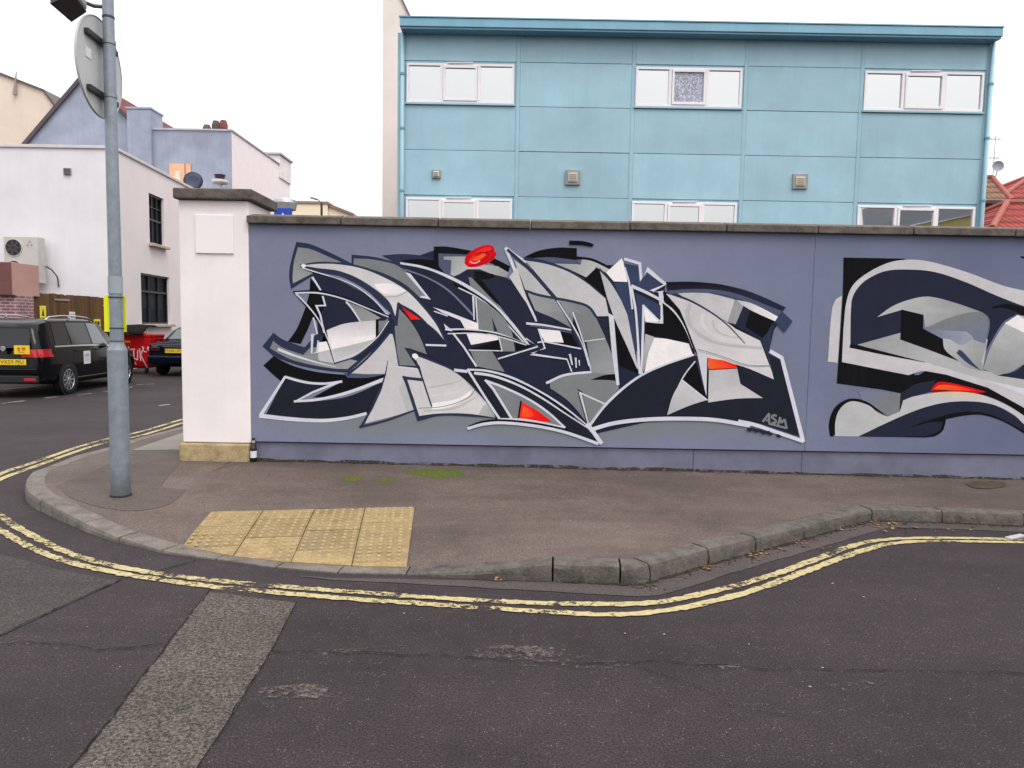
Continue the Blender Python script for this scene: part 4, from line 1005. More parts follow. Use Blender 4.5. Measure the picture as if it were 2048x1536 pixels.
# timber gate of vertical boards
M_wood = NT('brown_timber')
_s = M_wood; _c = alb((112, 80, 52)); _oi = _s.n('ShaderNodeObjectInfo')
_v = _s.ramp(_oi.outputs['Random'], [(0, .62), (1, 1.12)]); _g = _s.ramp(_s.noise(6, 6, .7, _s.scale((6, 6, .35))), [(.3, .7), (.7, 1.15)])
_s.bump(_s.noise(6, 6, .7, _s.scale((6, 6, .35))), .4, .01)
M_wood = _s.fin(_s.mix(1.0, _s.mix(1.0, _c, _v, 'MULTIPLY'), _g, 'MULTIPLY'), .75, 0, .25)
tg = thing('timber_gate', (-11.95, 20, 0), 'brown vertical-board timber gate between pier and white building', 'gate')
n = 26
for i in range(n):
    y0 = 18.05 + i * (21.95 - 18.05) / n; dx = random.uniform(-.006, .008); zt = 2.20 + random.uniform(-.02, .015)
    MB().box(-11.99 + dx, -11.965 + dx, y0 + .004, y0 + .146, .06, zt).build('board', M_wood, tg)
for z in (.4, 1.2, 1.95): MB().box(-12.04, -11.992, 18.05, 21.95, z, z + .1).build('rail', M_wood, tg)
M_hinge = plain('galvanised', (170, 160, 158), 'v', .45, .12, 8, metal=.5)
for (y0, y1, z) in ((18.98, 19.62, 2.03), (21.2, 21.8, 1.93)): MB().box(-11.955, -11.945, y0, y1, z, z + .05).build('strap_hinge', M_hinge, tg, bevel=.003)
M_yel = plain('yellow_sign_face', (236, 222, 40), 'v', .4, .04); M_wht = plain('white_sign_face', (222, 222, 226), 'v', .4, .04); M_blk = plain('black_print', (24, 22, 20), 'v', .5, 0)
def gate_sign(y0, y1, z0, z1, mat, label, kind):
    t = thing('warning_sign' if mat is M_yel else 'notice', (-11.94, (y0 + y1) / 2, z0), label, 'sign')
    MB().box(-11.948, -11.938, y0, y1, z0, z1).build('plate', mat, t)
    q = MB(); w = y1 - y0; hh = z1 - z0; X = -11.936
    R_ = lambda a, b, c, d: q.add([(X, y0 + a * w, z0 + c * hh), (X, y0 + b * w, z0 + c * hh), (X, y0 + b * w, z0 + d * hh), (X, y0 + a * w, z0 + d * hh)], [(0, 1, 2, 3)])
    if kind == 0:
        q.add([(X, y0 + .5 * w, z0 + .92 * hh), (X, y0 + .28 * w, z0 + .52 * hh), (X, y0 + .72 * w, z0 + .52 * hh)], [(0, 1, 2)]); R_(.12, .88, .37, .43); R_(.15, .85, .22, .31); R_(.2, .8, .08, .15)
    elif kind == 1:
        for k in range(5): R_(.15, .85 - .1 * (k % 2), .15 + .15 * k, .2 + .15 * k)
    else:
        for (a, b) in ((.12, .42), (.5, .88)): R_(a, b, .62, .85)
        R_(.12, .88, .38, .52); R_(.2, .8, .12, .26)
    q.build('print', M_blk if mat is M_yel else plain('grey_print', (150, 152, 160), 'v'), t, fix=False)
gate_sign(18.36, 18.60, 1.35, 1.88, M_yel, 'tall yellow warning sign with triangle on the timber gate', 0)
gate_sign(19.58, 19.83, 1.45, 1.75, M_wht, 'small white paper notice on the timber gate', 1)
gate_sign(20.72, 21.03, 1.15, 1.56, M_yel, 'square yellow warning sign low on the timber gate by the lamp post', 2)

# lilac building with gable and chimney
M_lil = plain('lilac_render', (151, 158, 177), 'v', .8, .17, .9, .3, 30, streak=.35)
def tile_mat(name, rgb, sc=1.0):
    s = NT(name); c = alb(rgb); w = s.n('ShaderNodeTexWave'); w.wave_type = 'BANDS'; w.bands_direction = 'Z'; w.inputs['Scale'].default_value = 1.1 * sc; w.inputs['Distortion'].default_value = .4; w.inputs['Detail'].default_value = 2; s.l(s.co, w.inputs['Vector'])
    w2 = s.n('ShaderNodeTexWave'); w2.wave_type = 'BANDS'; w2.bands_direction = 'X'; w2.inputs['Scale'].default_value = 1.5 * sc; s.l(s.co, w2.inputs['Vector'])
    f = s.ramp(w.outputs['Fac'], [(0, .5), (.35, 1.0), (1, 1.12)]); f2 = s.ramp(w2.outputs['Fac'], [(0, .78), (.5, 1.05)]); n = s.ramp(s.noise(3, 6, .7), [(.3, .6), (.7, 1.15)])
    s.bump(s.math('ADD', w.outputs['Fac'], w2.outputs['Fac']), .6, .05)
    return s.fin(s.mix(1.0, s.mix(1.0, s.mix(1.0, c, f, 'MULTIPLY'), f2, 'MULTIPLY'), n, 'MULTIPLY'), .8, 0, .2)
M_tile_d = tile_mat('dark_red_tiles', (122, 66, 66)); M_tile_r = tile_mat('red_pantiles', (148, 60, 54)); M_tile_b = tile_mat('brown_tiles', (132, 100, 84))
lb = thing('lilac_building', (-16, 36, 0), 'lilac rendered building with steep gable, chimney and white flank', 'building')
GY = 32.2; AP = Vector((-18.70, 0, 11.92)); LF = (-23.2, 6.92); RF = (-15.4, 9.0)
MB().prism([(LF[0], GY, 0), (RF[0], GY, 0), (RF[0], GY, RF[1]), (AP.x, GY, AP.z), (LF[0], GY, LF[1])], (0, 12, 0)).build('gable_wall', M_lil, lb)
r = MB(); bg = MB()
for (f_, sgn) in ((LF, -1), (RF, 1)):
    e = Vector((f_[0], 0, f_[1])); dn = (e - AP).normalized(); up = Vector((-dn.z * sgn, 0, dn.x * sgn)); up = up if up.z > 0 else -up
    a, b = AP + up * .02, e + dn * .25 + up * .02
    r.prism([(a.x, GY - .15, a.z), (b.x, GY - .15, b.z), (b.x + up.x * .06, GY - .15, b.z + up.z * .06), (a.x + up.x * .06, GY - .15, a.z + up.z * .06)], (0, 12.2, 0))
    bg.prism([(a.x, GY - .16, a.z + .05), (b.x, GY - .16, b.z + .05), (b.x - up.x * .1, GY - .16, b.z - up.z * .1), (a.x - up.x * .1, GY - .16, a.z - up.z * .1)], (0, .1, 0))
ro = r.build('roof', M_tile_d, lb)
bg.build('bargeboard', plain('bargeboard_dark', (74, 70, 78), 'v'), ro)
MB().box(-16.58, -15.56, 31.62, 32.7, 5, 10.46).build('chimney', M_lil, ro, bevel=.02)
MB().box(-16.62, -15.52, 31.58, 32.74, 10.47, 10.55).build('chimney_cap', plain('grey_cap', (150, 156, 178), 'v'), ro, bevel=.01)
MB().add([(-15.6, 31.8, 0), (-12.2, 31.8, 0), (-12.2, 31.8, 9.66), (-15.6, 31.8, 9.66)], [(0, 1, 2, 3)]).build('front_wall', M_lil, lb, fix=False)
MB().add([(-12.2, 31.8, 0), (-12.28, 40.2, 0), (-12.28, 40.2, 9.66), (-12.2, 31.8, 9.66)], [(0, 1, 2, 3)]).build('flank_wall', plain('flank_white', (240, 228, 230), 'v', .8, .03), lb, fix=False)
MB().prism([(-15.65, 31.74, 9.665), (-12.15, 31.74, 9.665), (-12.22, 40.2, 9.665), (-15.65, 40.2, 9.665)], (0, 0, .07)).build('parapet', plain('parapet_grey', (176, 174, 184), 'v'), lb)
MB().box(-13.2, -12.2, 38.3, 40.22, 9.0, 10.15).build('end_stack', plain('stack_white', (232, 224, 224), 'v'), lb, bevel=.02)
MB().box(-13.28, -12.12, 38.2, 40.3, 10.16, 10.26).build('stack_cap', plain('stack_cap', (176, 172, 172), 'v'), lb)
dr = MB().box(-14.86, -13.95, 31.72, 31.79, 6.4, 8.25).build('boarded_door', plain('plywood', (222, 172, 138), 'v', .7, .08), lb)
MB().box(-14.62, -14.38, 31.70, 31.715, 7.5, 7.95).build('paper_notice', plain('paper', (220, 205, 190), 'v'), dr)
MB().box(-14.2, -14.16, 31.70, 31.718, 6.4, 8.25).build('board_joint', plain('ply_joint', (168, 120, 96), 'v'), dr)
for (px, py, c_) in ((414, 250, (96, 84, 70)), (432, 242, (92, 78, 76)), (447, 241, (128, 72, 66))):
    q = wal(px, py, 34); hh = q.z - 9.735
    MB().lathe([(.14, 0), (.12, hh * .6), (.19, hh * .62), (.19, hh * .8), (.13, hh)], (q.x, 34, 9.735), n=12).build('chimney_pot', plain('pot', c_, 'v', .8, .15), lb)
dp = MB()
for z0_, x0_, x1_ in ((8.35, -19.3, -18.0), (7.6, -16.9, -16.0)): dp.tube([(x0_, 32.16, z0_), (x1_, 32.16, z0_)], .04, 6)
dp.tube([(-18.6, 32.16, 8.35), (-18.6, 32.16, 6.5)], .04, 6); dp.build('waste_pipe', M_lil, lb)

# dish and flue on the white roof
t = thing('satellite_dish', (-12.6, 29.6, 6.69), 'dark round satellite dish on the white building roof', 'satellite dish')
MB().lathe([(.02, 0), (.2, .03), (.36, .1), (.37, .105), (.2, .045), (.02, .02)], (-12.9, 29.6, 7.1), (.25, -1, .12), 24).build('dish', plain('dish_slate', (62, 66, 88), 'v', .5), t, smooth=True)
MB().tube([(-12.9, 29.7, 6.69), (-12.9, 29.65, 7.1)], .025, 8).build('mast', plain('mast_grey', (110, 110, 116), 'v'), t)
q = wal(440, 360, 29.0)
t = thing('roof_flue', (q.x, 29, 6.0), 'white mushroom flue with dark cap above the pillar', 'flue')
MB().lathe([(.07, 6.0), (.07, 6.95)], (q.x, 29, 0), n=14).build('pipe', M_copew, t, smooth=False)
MB().lathe([(.08, 6.90), (.27, 6.93), (.31, 6.98), (.31, 7.07), (.1, 7.1)], (q.x, 29, 0), n=20).build('cowl', M_copew, t)
MB().lathe([(.16, 7.1), (.2, 7.25), (.21, 7.27)], (q.x, 29, 0), n=20).build('cap', plain('flue_cap', (56, 36, 48), 'v'), t)

# cream building far left
t = thing('cream_building', (-26, 40, 0), 'cream rendered building with sloping mansard roofline at the far left', 'building')
MB().prism([(-34, 36, 0), (-20.5, 36, 0), (-20.5, 36, 9.2), (-22.28, 36, 11.68), (-22.86, 36, 12.44), (-25, 36, 13.24), (-34, 36, 16.5)], (0, 9, 0)).build('gable_wall', M_cream2, t)
v = MB()
for a, b in (((-20.5, 9.2), (-22.28, 11.68)), ((-22.28, 11.68), (-22.86, 12.44)), ((-22.86, 12.44), (-34, 16.5))):
    d = Vector((b[0] - a[0], b[1] - a[1])).normalized(); nx, nz = d.y, -d.x
    if nz < 0: nx, nz = -nx, -nz
    v.prism([(a[0], 35.9, a[1]), (b[0], 35.9, b[1]), (b[0] + nx * .1, 35.9, b[1] + nz * .1), (a[0] + nx * .1, 35.9, a[1] + nz * .1)], (0, 9.1, 0))
v.build('roof_verge', plain('verge_slate', (96, 84, 82), 'v'), t)
a0 = wal(30, 190, 35.9); MB().tube([(a0.x, 35.88, a0.z), (a0.x + .05, 35.88, a0.z + .55), (a0.x + .12, 35.88, a0.z + 1.1)], [.09, .05, .02], 8).build('mast_bracket', plain('bracket_grey', (150, 140, 134), 'v'), t)
# extractor cowl and blue sign beyond the wall
t = thing('roof_extractor', (-4.44, 14.2, 0), 'round grey metal extractor cowl above the mural wall by the pillar cap', 'extractor')
M_galv = plain('galvanised_cowl', (176, 176, 180), 'v', .35, .12, 6, metal=.6)
MB().lathe([(.13, 0), (.13, 3.82)], (-4.43, 14.2, 0), n=20).build('duct', plain('duct_white', (232, 232, 236), 'v', .4), t)
MB().lathe([(.12, 3.72), (.2, 3.74), (.22, 3.86), (.2, 3.92), (.05, 3.97), (.02, 3.98)], (-4.43, 14.2, 0), n=24).build('cowl', M_galv, t, smooth=False)
t = thing('blue_road_sign', (-4.1, 13, 0), 'small blue road sign with white symbol just above the mural wall', 'sign')
MB().tube([(-4.1, 13.05, 0), (-4.1, 13.05, 3.55)], .038, 10).build('post', M_hinge, t)
MB().box(-4.245, -3.93, 12.97, 12.99, 3.2, 3.585).build('plate', plain('sign_blue', (22, 66, 172), 'v', .4, .03), t, bevel=.006)
MB().add([(-4.13, 12.965, 3.44), (-4.05, 12.965, 3.44), (-4.09, 12.965, 3.505)], [(0, 1, 2)]).build('symbol', M_wht, t, fix=False)
# far cream block and street lamp
t = thing('distant_building', (-14, 64, 0), 'distant low cream building seen above the wall', 'building')
M_far = plain('far_cream', (238, 224, 196), 'v', .8, .04, .3)
MB().box(-19.5, -15.3, 60, 68, 0, 11.15).build('wall', M_far, t); MB().box(-19.6, -15.2, 59.9, 68, 11.16, 11.35).build('roof_edge', plain('far_edge', (150, 130, 116), 'v'), t)
MB().prism([(-15.28, 60.4, 0), (-6, 60.4, 0), (-6, 60.4, 10.3), (-13.2, 60.4, 10.3), (-15.28, 60.4, 11.0)], (0, 7, 0)).build('wing', M_far, t)
MB().prism([(-15.28, 60.2, 11.0), (-13.2, 60.2, 10.3), (-13.2, 60.2, 10.5), (-15.28, 60.2, 11.25)], (0, 7, 0)).build('wing_roof', plain('far_tiles', (140, 112, 104), 'v'), t)
MB().box(-18.4, -15.0, 59.85, 59.98, 10.05, 10.2).build('string_course', plain('far_band', (160, 138, 108), 'v'), t)
t = thing('distant_street_lamp', (-11.82, 45, 0), 'distant slim street lamp standing before the cream building', 'street lamp')
MB().tube([(-11.82, 45, 0), (-11.82, 45, 8.85)], [.1, .07], 8).build('column', plain('far_post', (58, 54, 56), 'v'), t)
MB().tube([(-11.82, 45, 8.8), (-12.0, 45, 9.0), (-12.1, 45, 9.05)], .035, 6).build('arm', plain('far_arm', (120, 118, 120), 'v'), t)
MB().obox((-12.28, 45, 9.08), (1, 0, -.25), (0, 1, 0), (.25, 0, 1), .42, .2, .1).build('lamp_head', plain('far_head', (130, 130, 134), 'v'), t, bevel=.02)

# tiled houses at the right
M_brk_far = plain('house_wall', (150, 110, 96), 'v', .8, .1)
def hip_house(name, label, x0, x1, y0, y1, ze, zr, inset, mat):
    t = thing(name, ((x0 + x1) / 2, (y0 + y1) / 2, 0), label, 'house', 'tiled houses beyond the blue block')
    MB().box(x0 + .25, x1 - .25, y0 + .25, y1 - .25, 0, ze - .02).build('wall', M_brk_far, t)
    ym = (y0 + y1) / 2; a, b = (x0 + inset, ym, zr), (x1 - inset, ym, zr)
    r = MB().add([(x0, y0, ze), (x1, y0, ze), (x1, y1, ze), (x0, y1, ze), a, b], [(0, 1, 5, 4), (2, 3, 4, 5), (3, 0, 4), (1, 2, 5), (0, 3, 2, 1)]).build('roof', mat, t)
    k = MB()
    for (p_, q_) in (((x0, y0, ze), a), ((x1, y0, ze), b), (a, b), ((x0, y1, ze), a)): k.tube([Vector(p_) + Vector((0, 0, .03)), Vector(q_) + Vector((0, 0, .03))], .09, 8)
    k.build('ridge_tile', plain('ridge_' + name, (160, 92, 80), 'v', .8, .15), r)
    MB().box(x0 - .05, x1 + .05, y0 - .12, y0 - .02, ze - .12, ze + .0).build('gutter', plain('gutter_' + name, (70, 62, 60), 'v'), t)
    return t
p1, p2 = wal(1984, 458, 21), wal(2014, 406, 23.5)
hip_house('tiled_house', 'nearest house with red pantiled hip roof at the right edge', p1.x, p1.x + 9, 21, 26, p1.z, p2.z, p2.x - p1.x, M_tile_r)
p3, p4 = wal(2000, 392, 30), wal(2062, 352, 33)
hip_house('tiled_house', 'farther house whose red roof rises out of frame at the right', p3.x, p3.x + 12, 30, 36, p3.z - .1, p4.z, p4.x - p3.x, M_tile_r)
p5, p6 = wal(2024, 402, 27), wal(1984, 356, 29)
hip_house('tiled_house', 'house with mottled brown tiled roof tucked behind the blue block', p5.x - 8, p5.x, 27, 31, p5.z, p6.z, p5.x - p6.x, M_tile_b)
q = wal(1995, 333, 28.8)
t = thing('satellite_dish', (q.x, 28.8, p6.z - .3), 'grey satellite dish beside the right edge of the blue block', 'satellite dish')
MB().lathe([(.02, 0), (.13, .02), (.2, .06), (.205, .065), (.12, .03), (.02, .012)], (q.x, 28.8, q.z), (-.3, -1, .1), 20).build('dish', plain('dish_grey', (150, 150, 164), 'v'), t)
MB().tube([(q.x + .1, 28.9, q.z), (q.x - .05, 28.95, p6.z - .4)], .02, 6).build('mast', M_hinge, t)
q2 = wal(1990, 290, 29)
t = thing('television_aerial', (q2.x, 29, p6.z), 'thin television aerial beside the right edge of the blue block', 'aerial')
a = MB().tube([(q2.x, 29, p6.z - .2), (q2.x, 29, wal(1990, 272, 29).z)], .014, 6).build('mast', M_hinge, t)
for py in (278, 316):
    zz = wal(1990, py, 29).z; e = MB().tube([(q2.x - .22, 29, zz), (q2.x + .22, 29, zz)], .012, 6)
    for k in range(4): e.tube([(q2.x - .2 + k * .13, 28.85, zz), (q2.x - .2 + k * .13, 29.15, zz)], .008, 5)
    e.build('boom', M_hinge, t)
# house across the road (seen only as a reflection in the lower right windows)
t = thing('opposite_house', (31, -22, 0), 'cream house with dark slate roof mirrored in the lower right window', 'house')
MB().prism([(25.5, -19, 0), (46, -19, 0), (46, -19, 10.5), (33, -19, 10.5), (25.5, -19, 8.6)], (0, -8, 0)).build('wall', plain('opp_cream', (196, 180, 120), 'v', .8, .08), t)
MB().prism([(25.2, -18.8, 8.6), (33, -18.8, 10.5), (34.5, -22, 13.4), (26.5, -22, 11.0)], (0, -.2, .15)).build('roof', plain('opp_slate', (66, 70, 84), 'v', .6, .1), t)
MB().box(35.5, 38, -19.2, -17.5, 0, 13.2).build('bay', plain('opp_bay', (172, 150, 96), 'v', .8, .1), t)

# =================================================================== LAMP POST, SIGNS
def galv_mat():
    s = NT('painted_steel_column'); c = alb((129, 138, 148))
    n = s.ramp(s.noise(12, 6, .7), [(.3, .78), (.7, 1.14)]); st = s.ramp(s.noise(6, 5, .7, s.scale((4, 4, .4))), [(.5, 0.0), (.8, 1.0)])
    col = s.mix(s.math('MULTIPLY', st, .35), s.mix(1.0, c, n, 'MULTIPLY'), alb((96, 108, 116)))
    sx = s.n('ShaderNodeSeparateXYZ'); s.l(s.co, sx.inputs[0])
    gr = s.math('MULTIPLY', s.ramp(s.math('ADD', sx.outputs['Z'], s.math('MULTIPLY', s.noise(14, 5, .7), .3)), [(.30, 1.0), (.52, 0.0)]), .75)
    col = s.mix(gr, col, alb((74, 82, 84))); s.bump(s.noise(150, 3, .6), .15, .003)
    return s.fin(col, .5, .15, .4)
M_post = galv_mat()
PX, PY_ = -3.300, 6.05
zp = pav_z(PX, PY_)
lp = thing('lamp_post', (PX, PY_, zp), 'grey steel lamp post standing at the kerb corner', 'lamp post')
MB().lathe([(.0765, zp - .05), (.0765, 1.30), (.076, 1.335), (.056, 1.385), (.053, 1.40)], (PX, PY_, 0), n=32, cap=False).build('base_sleeve', M_post, lp, smooth=True)
smooth_by_angle(lp.children[0], 18)
MB().lathe([(.053, 1.40), (.0525, 1.42), (.038, 5.6), (.03, 5.63), (.005, 5.64)], (PX, PY_, 0), n=28).build('column', M_post, lp, smooth=True)
MB().lathe([(.088, zp + .002), (.085, zp + .010), (.078, zp + .016)], (PX, PY_, 0), n=28).build('tar_collar', plain('tar', (34, 32, 32), 'v', .8), lp)
for z, r_ in ((4.0, .0445), (4.62, .042)):
    MB().lathe([(r_, z), (r_ + .003, z + .004), (r_ + .003, z + .016), (r_, z + .02)], (PX, PY_, 0), n=24, cap=False).build('clamp_band', plain('band_%d' % int(z * 10), (70, 74, 82), 'v', .4, metal=.4), lp)
MB().lathe([(.0455, 1.80), (.056, 1.802), (.056, 1.94), (.0455, 1.942)], (PX, PY_, 0), n=24, cap=False).build('paper_sticker', plain('sticker', (150, 160, 166), 'v'), lp)
M_lampd = plain('dark_luminaire', (46, 40, 44), 'v', .45, .12, 5)
_q = [gnd(x, y, 3.99) for (x, y) in ((100, 8), (143, 45), (173, 25), (146, -14))]; _m = sum(_q, Vector()) / 4
lh = MB().prism([_m + (v - _m) * 1.03 + Vector((0, 0, .022)) for v in _q], (0, 0, .07)).build('luminaire', plain('luminaire_grey', (150, 148, 152), 'v', .45), lp, bevel=.012)
MB().prism(_q, (0, 0, .02)).build('diffuser', M_lampd, lh, bevel=.004)
MB().tube([(PX, PY_, 4.09), (PX - .1, PY_ - .03, 4.085), (_m.x, _m.y, 4.08)], .016, 8).build('arm', plain('arm_grey', (96, 92, 100), 'v', .4, metal=.5), lp)
# back of the round road sign
_n, _f2 = wal(152, 128, 5.67), wal(242, 148, 6.44); sc_ = (_n + _f2) / 2; sc_.z = 3.615; sd = Vector((_n.x - _f2.x, _n.y - _f2.y, 0)).normalized(); sn = Vector((-sd.y, sd.x, 0)); sn = sn if sn.x > 0 else -sn
ts = thing('traffic_sign', sc_, 'round grey back of a traffic sign clamped to the lamp post', 'sign')
M_signb = plain('sign_back_grey', (188, 189, 189), 'v', .5, .05, 3)
sg = MB().lathe([(.383, -.003), (.386, 0), (.383, .003)], sc_, sn, 48).build('disc', M_signb, ts)
MB().lathe([(.386, -.010), (.391, -.010), (.391, .008), (.386, .008)], sc_, sn, 48, False).build('rim', M_signb, sg)
for dz in (.2, -.22):
    L_ = math.sqrt(.36 ** 2 - dz ** 2) * 1.72
    MB().obox(sc_ + Vector((0, 0, dz)) + sn * .022, sd, sn, (0, 0, 1), L_, .034, .042).build('rail', plain('rail_dark', (58, 60, 66), 'v', .4, metal=.4), ts, bevel=.004)
    MB().lathe([(.047, -.014), (.051, -.014), (.051, .014), (.047, .014)], (PX, PY_, 3.615 + dz), n=24, cap=False).build('clip', plain('clip_%d' % int(dz * 100 + 50), (140, 146, 152), 'v', .35, metal=.5), ts)
MB().obox(sc_ + sd * .2 + Vector((0, 0, .05)) + sn * .006, sd, sn, (0, 0, 1), .09, .002, .075).build('sticker', plain('white_sticker', (226, 226, 232), 'v'), ts)
# yellow notice wrapped behind the post
yn = thing('yellow_notice', (PX, PY_ + .07, 1.5), 'bright yellow notice board strapped behind the lamp post', 'sign')
vs = []; fs = []
for i in range(13):
    u = -.092 + .184 * i / 12; dy = .066 - .30 * u * u * 10 * .25
    for z in (1.485, 1.788):
        for q_ in (0, .004): vs.append((PX - .043 + u, PY_ + dy + q_, z))
for i in range(12):
    a = i * 4; b = a + 4; fs += [(a, b, b + 2, a + 2), (a + 1, a + 3, b + 3, b + 1), (a, a + 1, b + 1, b), (a + 2, b + 2, b + 3, a + 3)]
fs += [(0, 2, 3, 1), (48, 49, 51, 50)]
MB().add(vs, fs).build('board', plain('fluorescent_yellow', (244, 246, 20), 'v', .5, .03), yn)
for z in (1.51, 1.765): MB().lathe([(.0525, z), (.0555, z + .001), (.0555, z + .011), (.0525, z + .012)], (PX, PY_, 0), n=24, cap=False).build('strap', plain('strap_%d' % int(z * 100), (60, 62, 60), 'v'), yn)

# =================================================================== CARS
M_black = NT('black_car_paint'); M_black.b.inputs['Coat Weight'].default_value = .1; M_black = M_black.fin((.004, .004, .005), .10, 0, .16)
M_navy = NT('navy_car_paint'); M_navy.b.inputs['Coat Weight'].default_value = .1; M_navy = M_navy.fin((.004, .005, .012), .12, 0, .18)
M_cglass = NT('car_glass').fin((.010, .011, .015), .06, 0, .35)
M_cglass_l = NT('car_glass_seen_through').fin((.12, .14, .15), .08, 0, .5)
M_tyre = plain('tyre_rubber', (26, 25, 27), 'v', .85, .1)
M_alloy = plain('alloy', (186, 188, 196), 'v', .3, .08, metal=.7)
M_trimb = plain('black_plastic', (30, 29, 31), 'v', .6, .05)
M_chrome = plain('chrome', (190, 190, 196), 'v', .2, .02, metal=.9)
M_tail = NT('tail_light_red'); M_tail.b.inputs['Coat Weight'].default_value = .8; M_tail = M_tail.fin((.42, .006, .012), .18, 0, .5)
M_plate = plain('yellow_plate', (226, 190, 40), 'v', .4, .03)
class Car:
    """body lofted through stations (y, half width, sill z, belt z, roof z, roof half width)"""
    def __init__(s, st_, lean, y_lean): s.st = st_; s.lean = lean; s.yl = y_lean
    def par(s, y):
        S = s.st
        for i in range(len(S) - 1):
            if y <= S[i + 1][0] or i == len(S) - 2:
                t = max(0, min(1, (y - S[i][0]) / (S[i + 1][0] - S[i][0])))
                p0, p1, p2, p3 = S[max(i - 1, 0)], S[i], S[i + 1], S[min(i + 2, len(S) - 1)]
                r = []
                for k in range(1, 6):
                    m1 = (p2[k] - p0[k]) / max(1e-3, p2[0] - p0[0]) * (p2[0] - p1[0]); m2 = (p3[k] - p1[k]) / max(1e-3, p3[0] - p1[0]) * (p2[0] - p1[0])
                    d = abs(p2[k] - p1[k]) * 2; m1 = max(-d, min(d, m1)); m2 = max(-d, min(d, m2))
                    r.append((2 * t**3 - 3 * t**2 + 1) * p1[k] + (t**3 - 2 * t**2 + t) * m1 + (-2 * t**3 + 3 * t**2) * p2[k] + (t**3 - t**2) * m2)
                return r
    def ring(s, y):
        w, zb_, belt, roof, rw = s.par(y); m = zb_ + .28
        m = min(m, zb_ + (belt - zb_) * .5)
        return [(0, zb_), (.85 * w, zb_), (.97 * w, zb_ + .08), (w, m), (.995 * w, m + (belt - m) * .6), (.962 * w, belt), (rw, roof - .055), (rw * .86, roof - .012), (0, roof)]
    def S(s, y, v):
        R = s.ring(y); i = min(7, int(v)); t = v - i; a, b = R[i], R[i + 1]
        x = a[0] + (b[0] - a[0]) * t; z = a[1] + (b[1] - a[1]) * t
        return Vector((x, y + s.lean * max(0, z - .98) * max(0, 1 - y / s.yl), z))
    def body(s, mat, root, n=46):
        y0, y1 = s.st[0][0], s.st[-1][0]; vs = []; V = []
        for k in range(8):
            V += [k, k + .5] if k not in (5,) else [5, 5.35, 5.7]
        V.append(8); half = len(V); full = 2 * half - 2; fs = []
        for i in range(n):
            t = i / (n - 1); y = y0 + (y1 - y0) * (t + .35 * math.sin(2 * math.pi * t) * -.16)
            pts = [s.S(y, v) for v in V]
            vs += pts + [Vector((-p.x, p.y, p.z)) for p in pts[1:-1]][::-1]
        for i in range(n - 1):
            for k in range(full): a = i * full + k; b = i * full + (k + 1) % full; fs.append((a, b, b + full, a + full))
        fs.append(list(range(full))[::-1]); fs.append([(n - 1) * full + k for k in range(full)])
        o = MB().add(vs, fs).build('body', mat, root); smooth_by_angle(o, 38); return o
    def patch(s, name, y0, y1, v0, v1, mat, parent, sides=(1,), off=.006, nu=8, nv=5, shear=(0, 0), shear1=(0, 0)):
        for sd_ in sides:
            g = []
            for j in range(nv + 1):
                v = v0 + (v1 - v0) * j / nv; f = j / nv; row = []
                for i in range(nu + 1):
                    ya = y0 + shear[0] * f; yb = y1 + shear[1] * f; y = ya + (yb - ya) * i / nu
                    p = s.S(y, v); du = s.S(y + .02, v) - s.S(y - .02, v); dv = s.S(y, min(8, v + .05)) - s.S(y, v - .05); nn = dv.cross(du)
                    nn = nn.normalized() if nn.length > 1e-9 else Vector((1, 0, 0))
                    if nn.x < 0 and p.x > .1: nn = -nn
                    if p.x <= .1 and nn.z < 0: nn = -nn
                    p = p + nn * off; row.append(Vector((p.x * sd_, p.y, p.z)))
                g.append(row)
            vs = [p for row in g for p in row]; m = nu + 1
            fs = [(j * m + i, j * m + i + 1, (j + 1) * m + i + 1, (j + 1) * m + i) for j in range(nv) for i in range(nu)]
            if sd_ > 0: fs = [f[::-1] for f in fs]
            o = MB().add(vs, fs).build(name, mat, parent, fix=False, smooth=True)
        return o
def wheel(root, x, y, r, side, spokes=10):
    t = MB().lathe([(r * .66, -.09), (r * .92, -.10), (r, -.07), (r, .07), (r * .92, .10), (r * .70, .085)], (x, y, r), (side, 0, 0), 30, False).build('wheel', M_tyre, root, smooth=True)
    rim = MB().lathe([(r * .70, .082), (r * .66, .088), (r * .63, .06), (r * .60, .02)], (x, y, r), (side, 0, 0), 30, False)
    for k in range(spokes):
        a = 2 * math.pi * k / spokes; c_, s_ = math.cos(a), math.sin(a)
        rim.obox((x + side * .07, y + c_ * r * .37, r + s_ * r * .37), (0, c_, s_), (0, -s_, c_), (1, 0, 0), r * .56, r * .115, .02)
    rim.lathe([(r * .14, .085), (r * .12, .092), (.005, .093)], (x, y, r), (side, 0, 0), 16)
    rim.build('rim', M_alloy, t)
    MB().lathe([(r * .62, .01), (.01, .012)], (x, y, r), (side, 0, 0), 24).build('brake_disc', M_trimb, t)
def plate(root, txt, c, w=.52, h=.112, name='number_plate'):
    o = MB().box(c[0] - w / 2, c[0] + w / 2, c[1] - .008, c[1], c[2] - h / 2, c[2] + h / 2).build(name, M_plate, root, bevel=.003)
    if txt: text_obj(txt, h * .95, M_blk, o, (c[0], c[1] - .010, c[2]), (1, 0, 0), (0, 0, 1))
    return o
def fix_local(o): o['_local'] = 1; return o
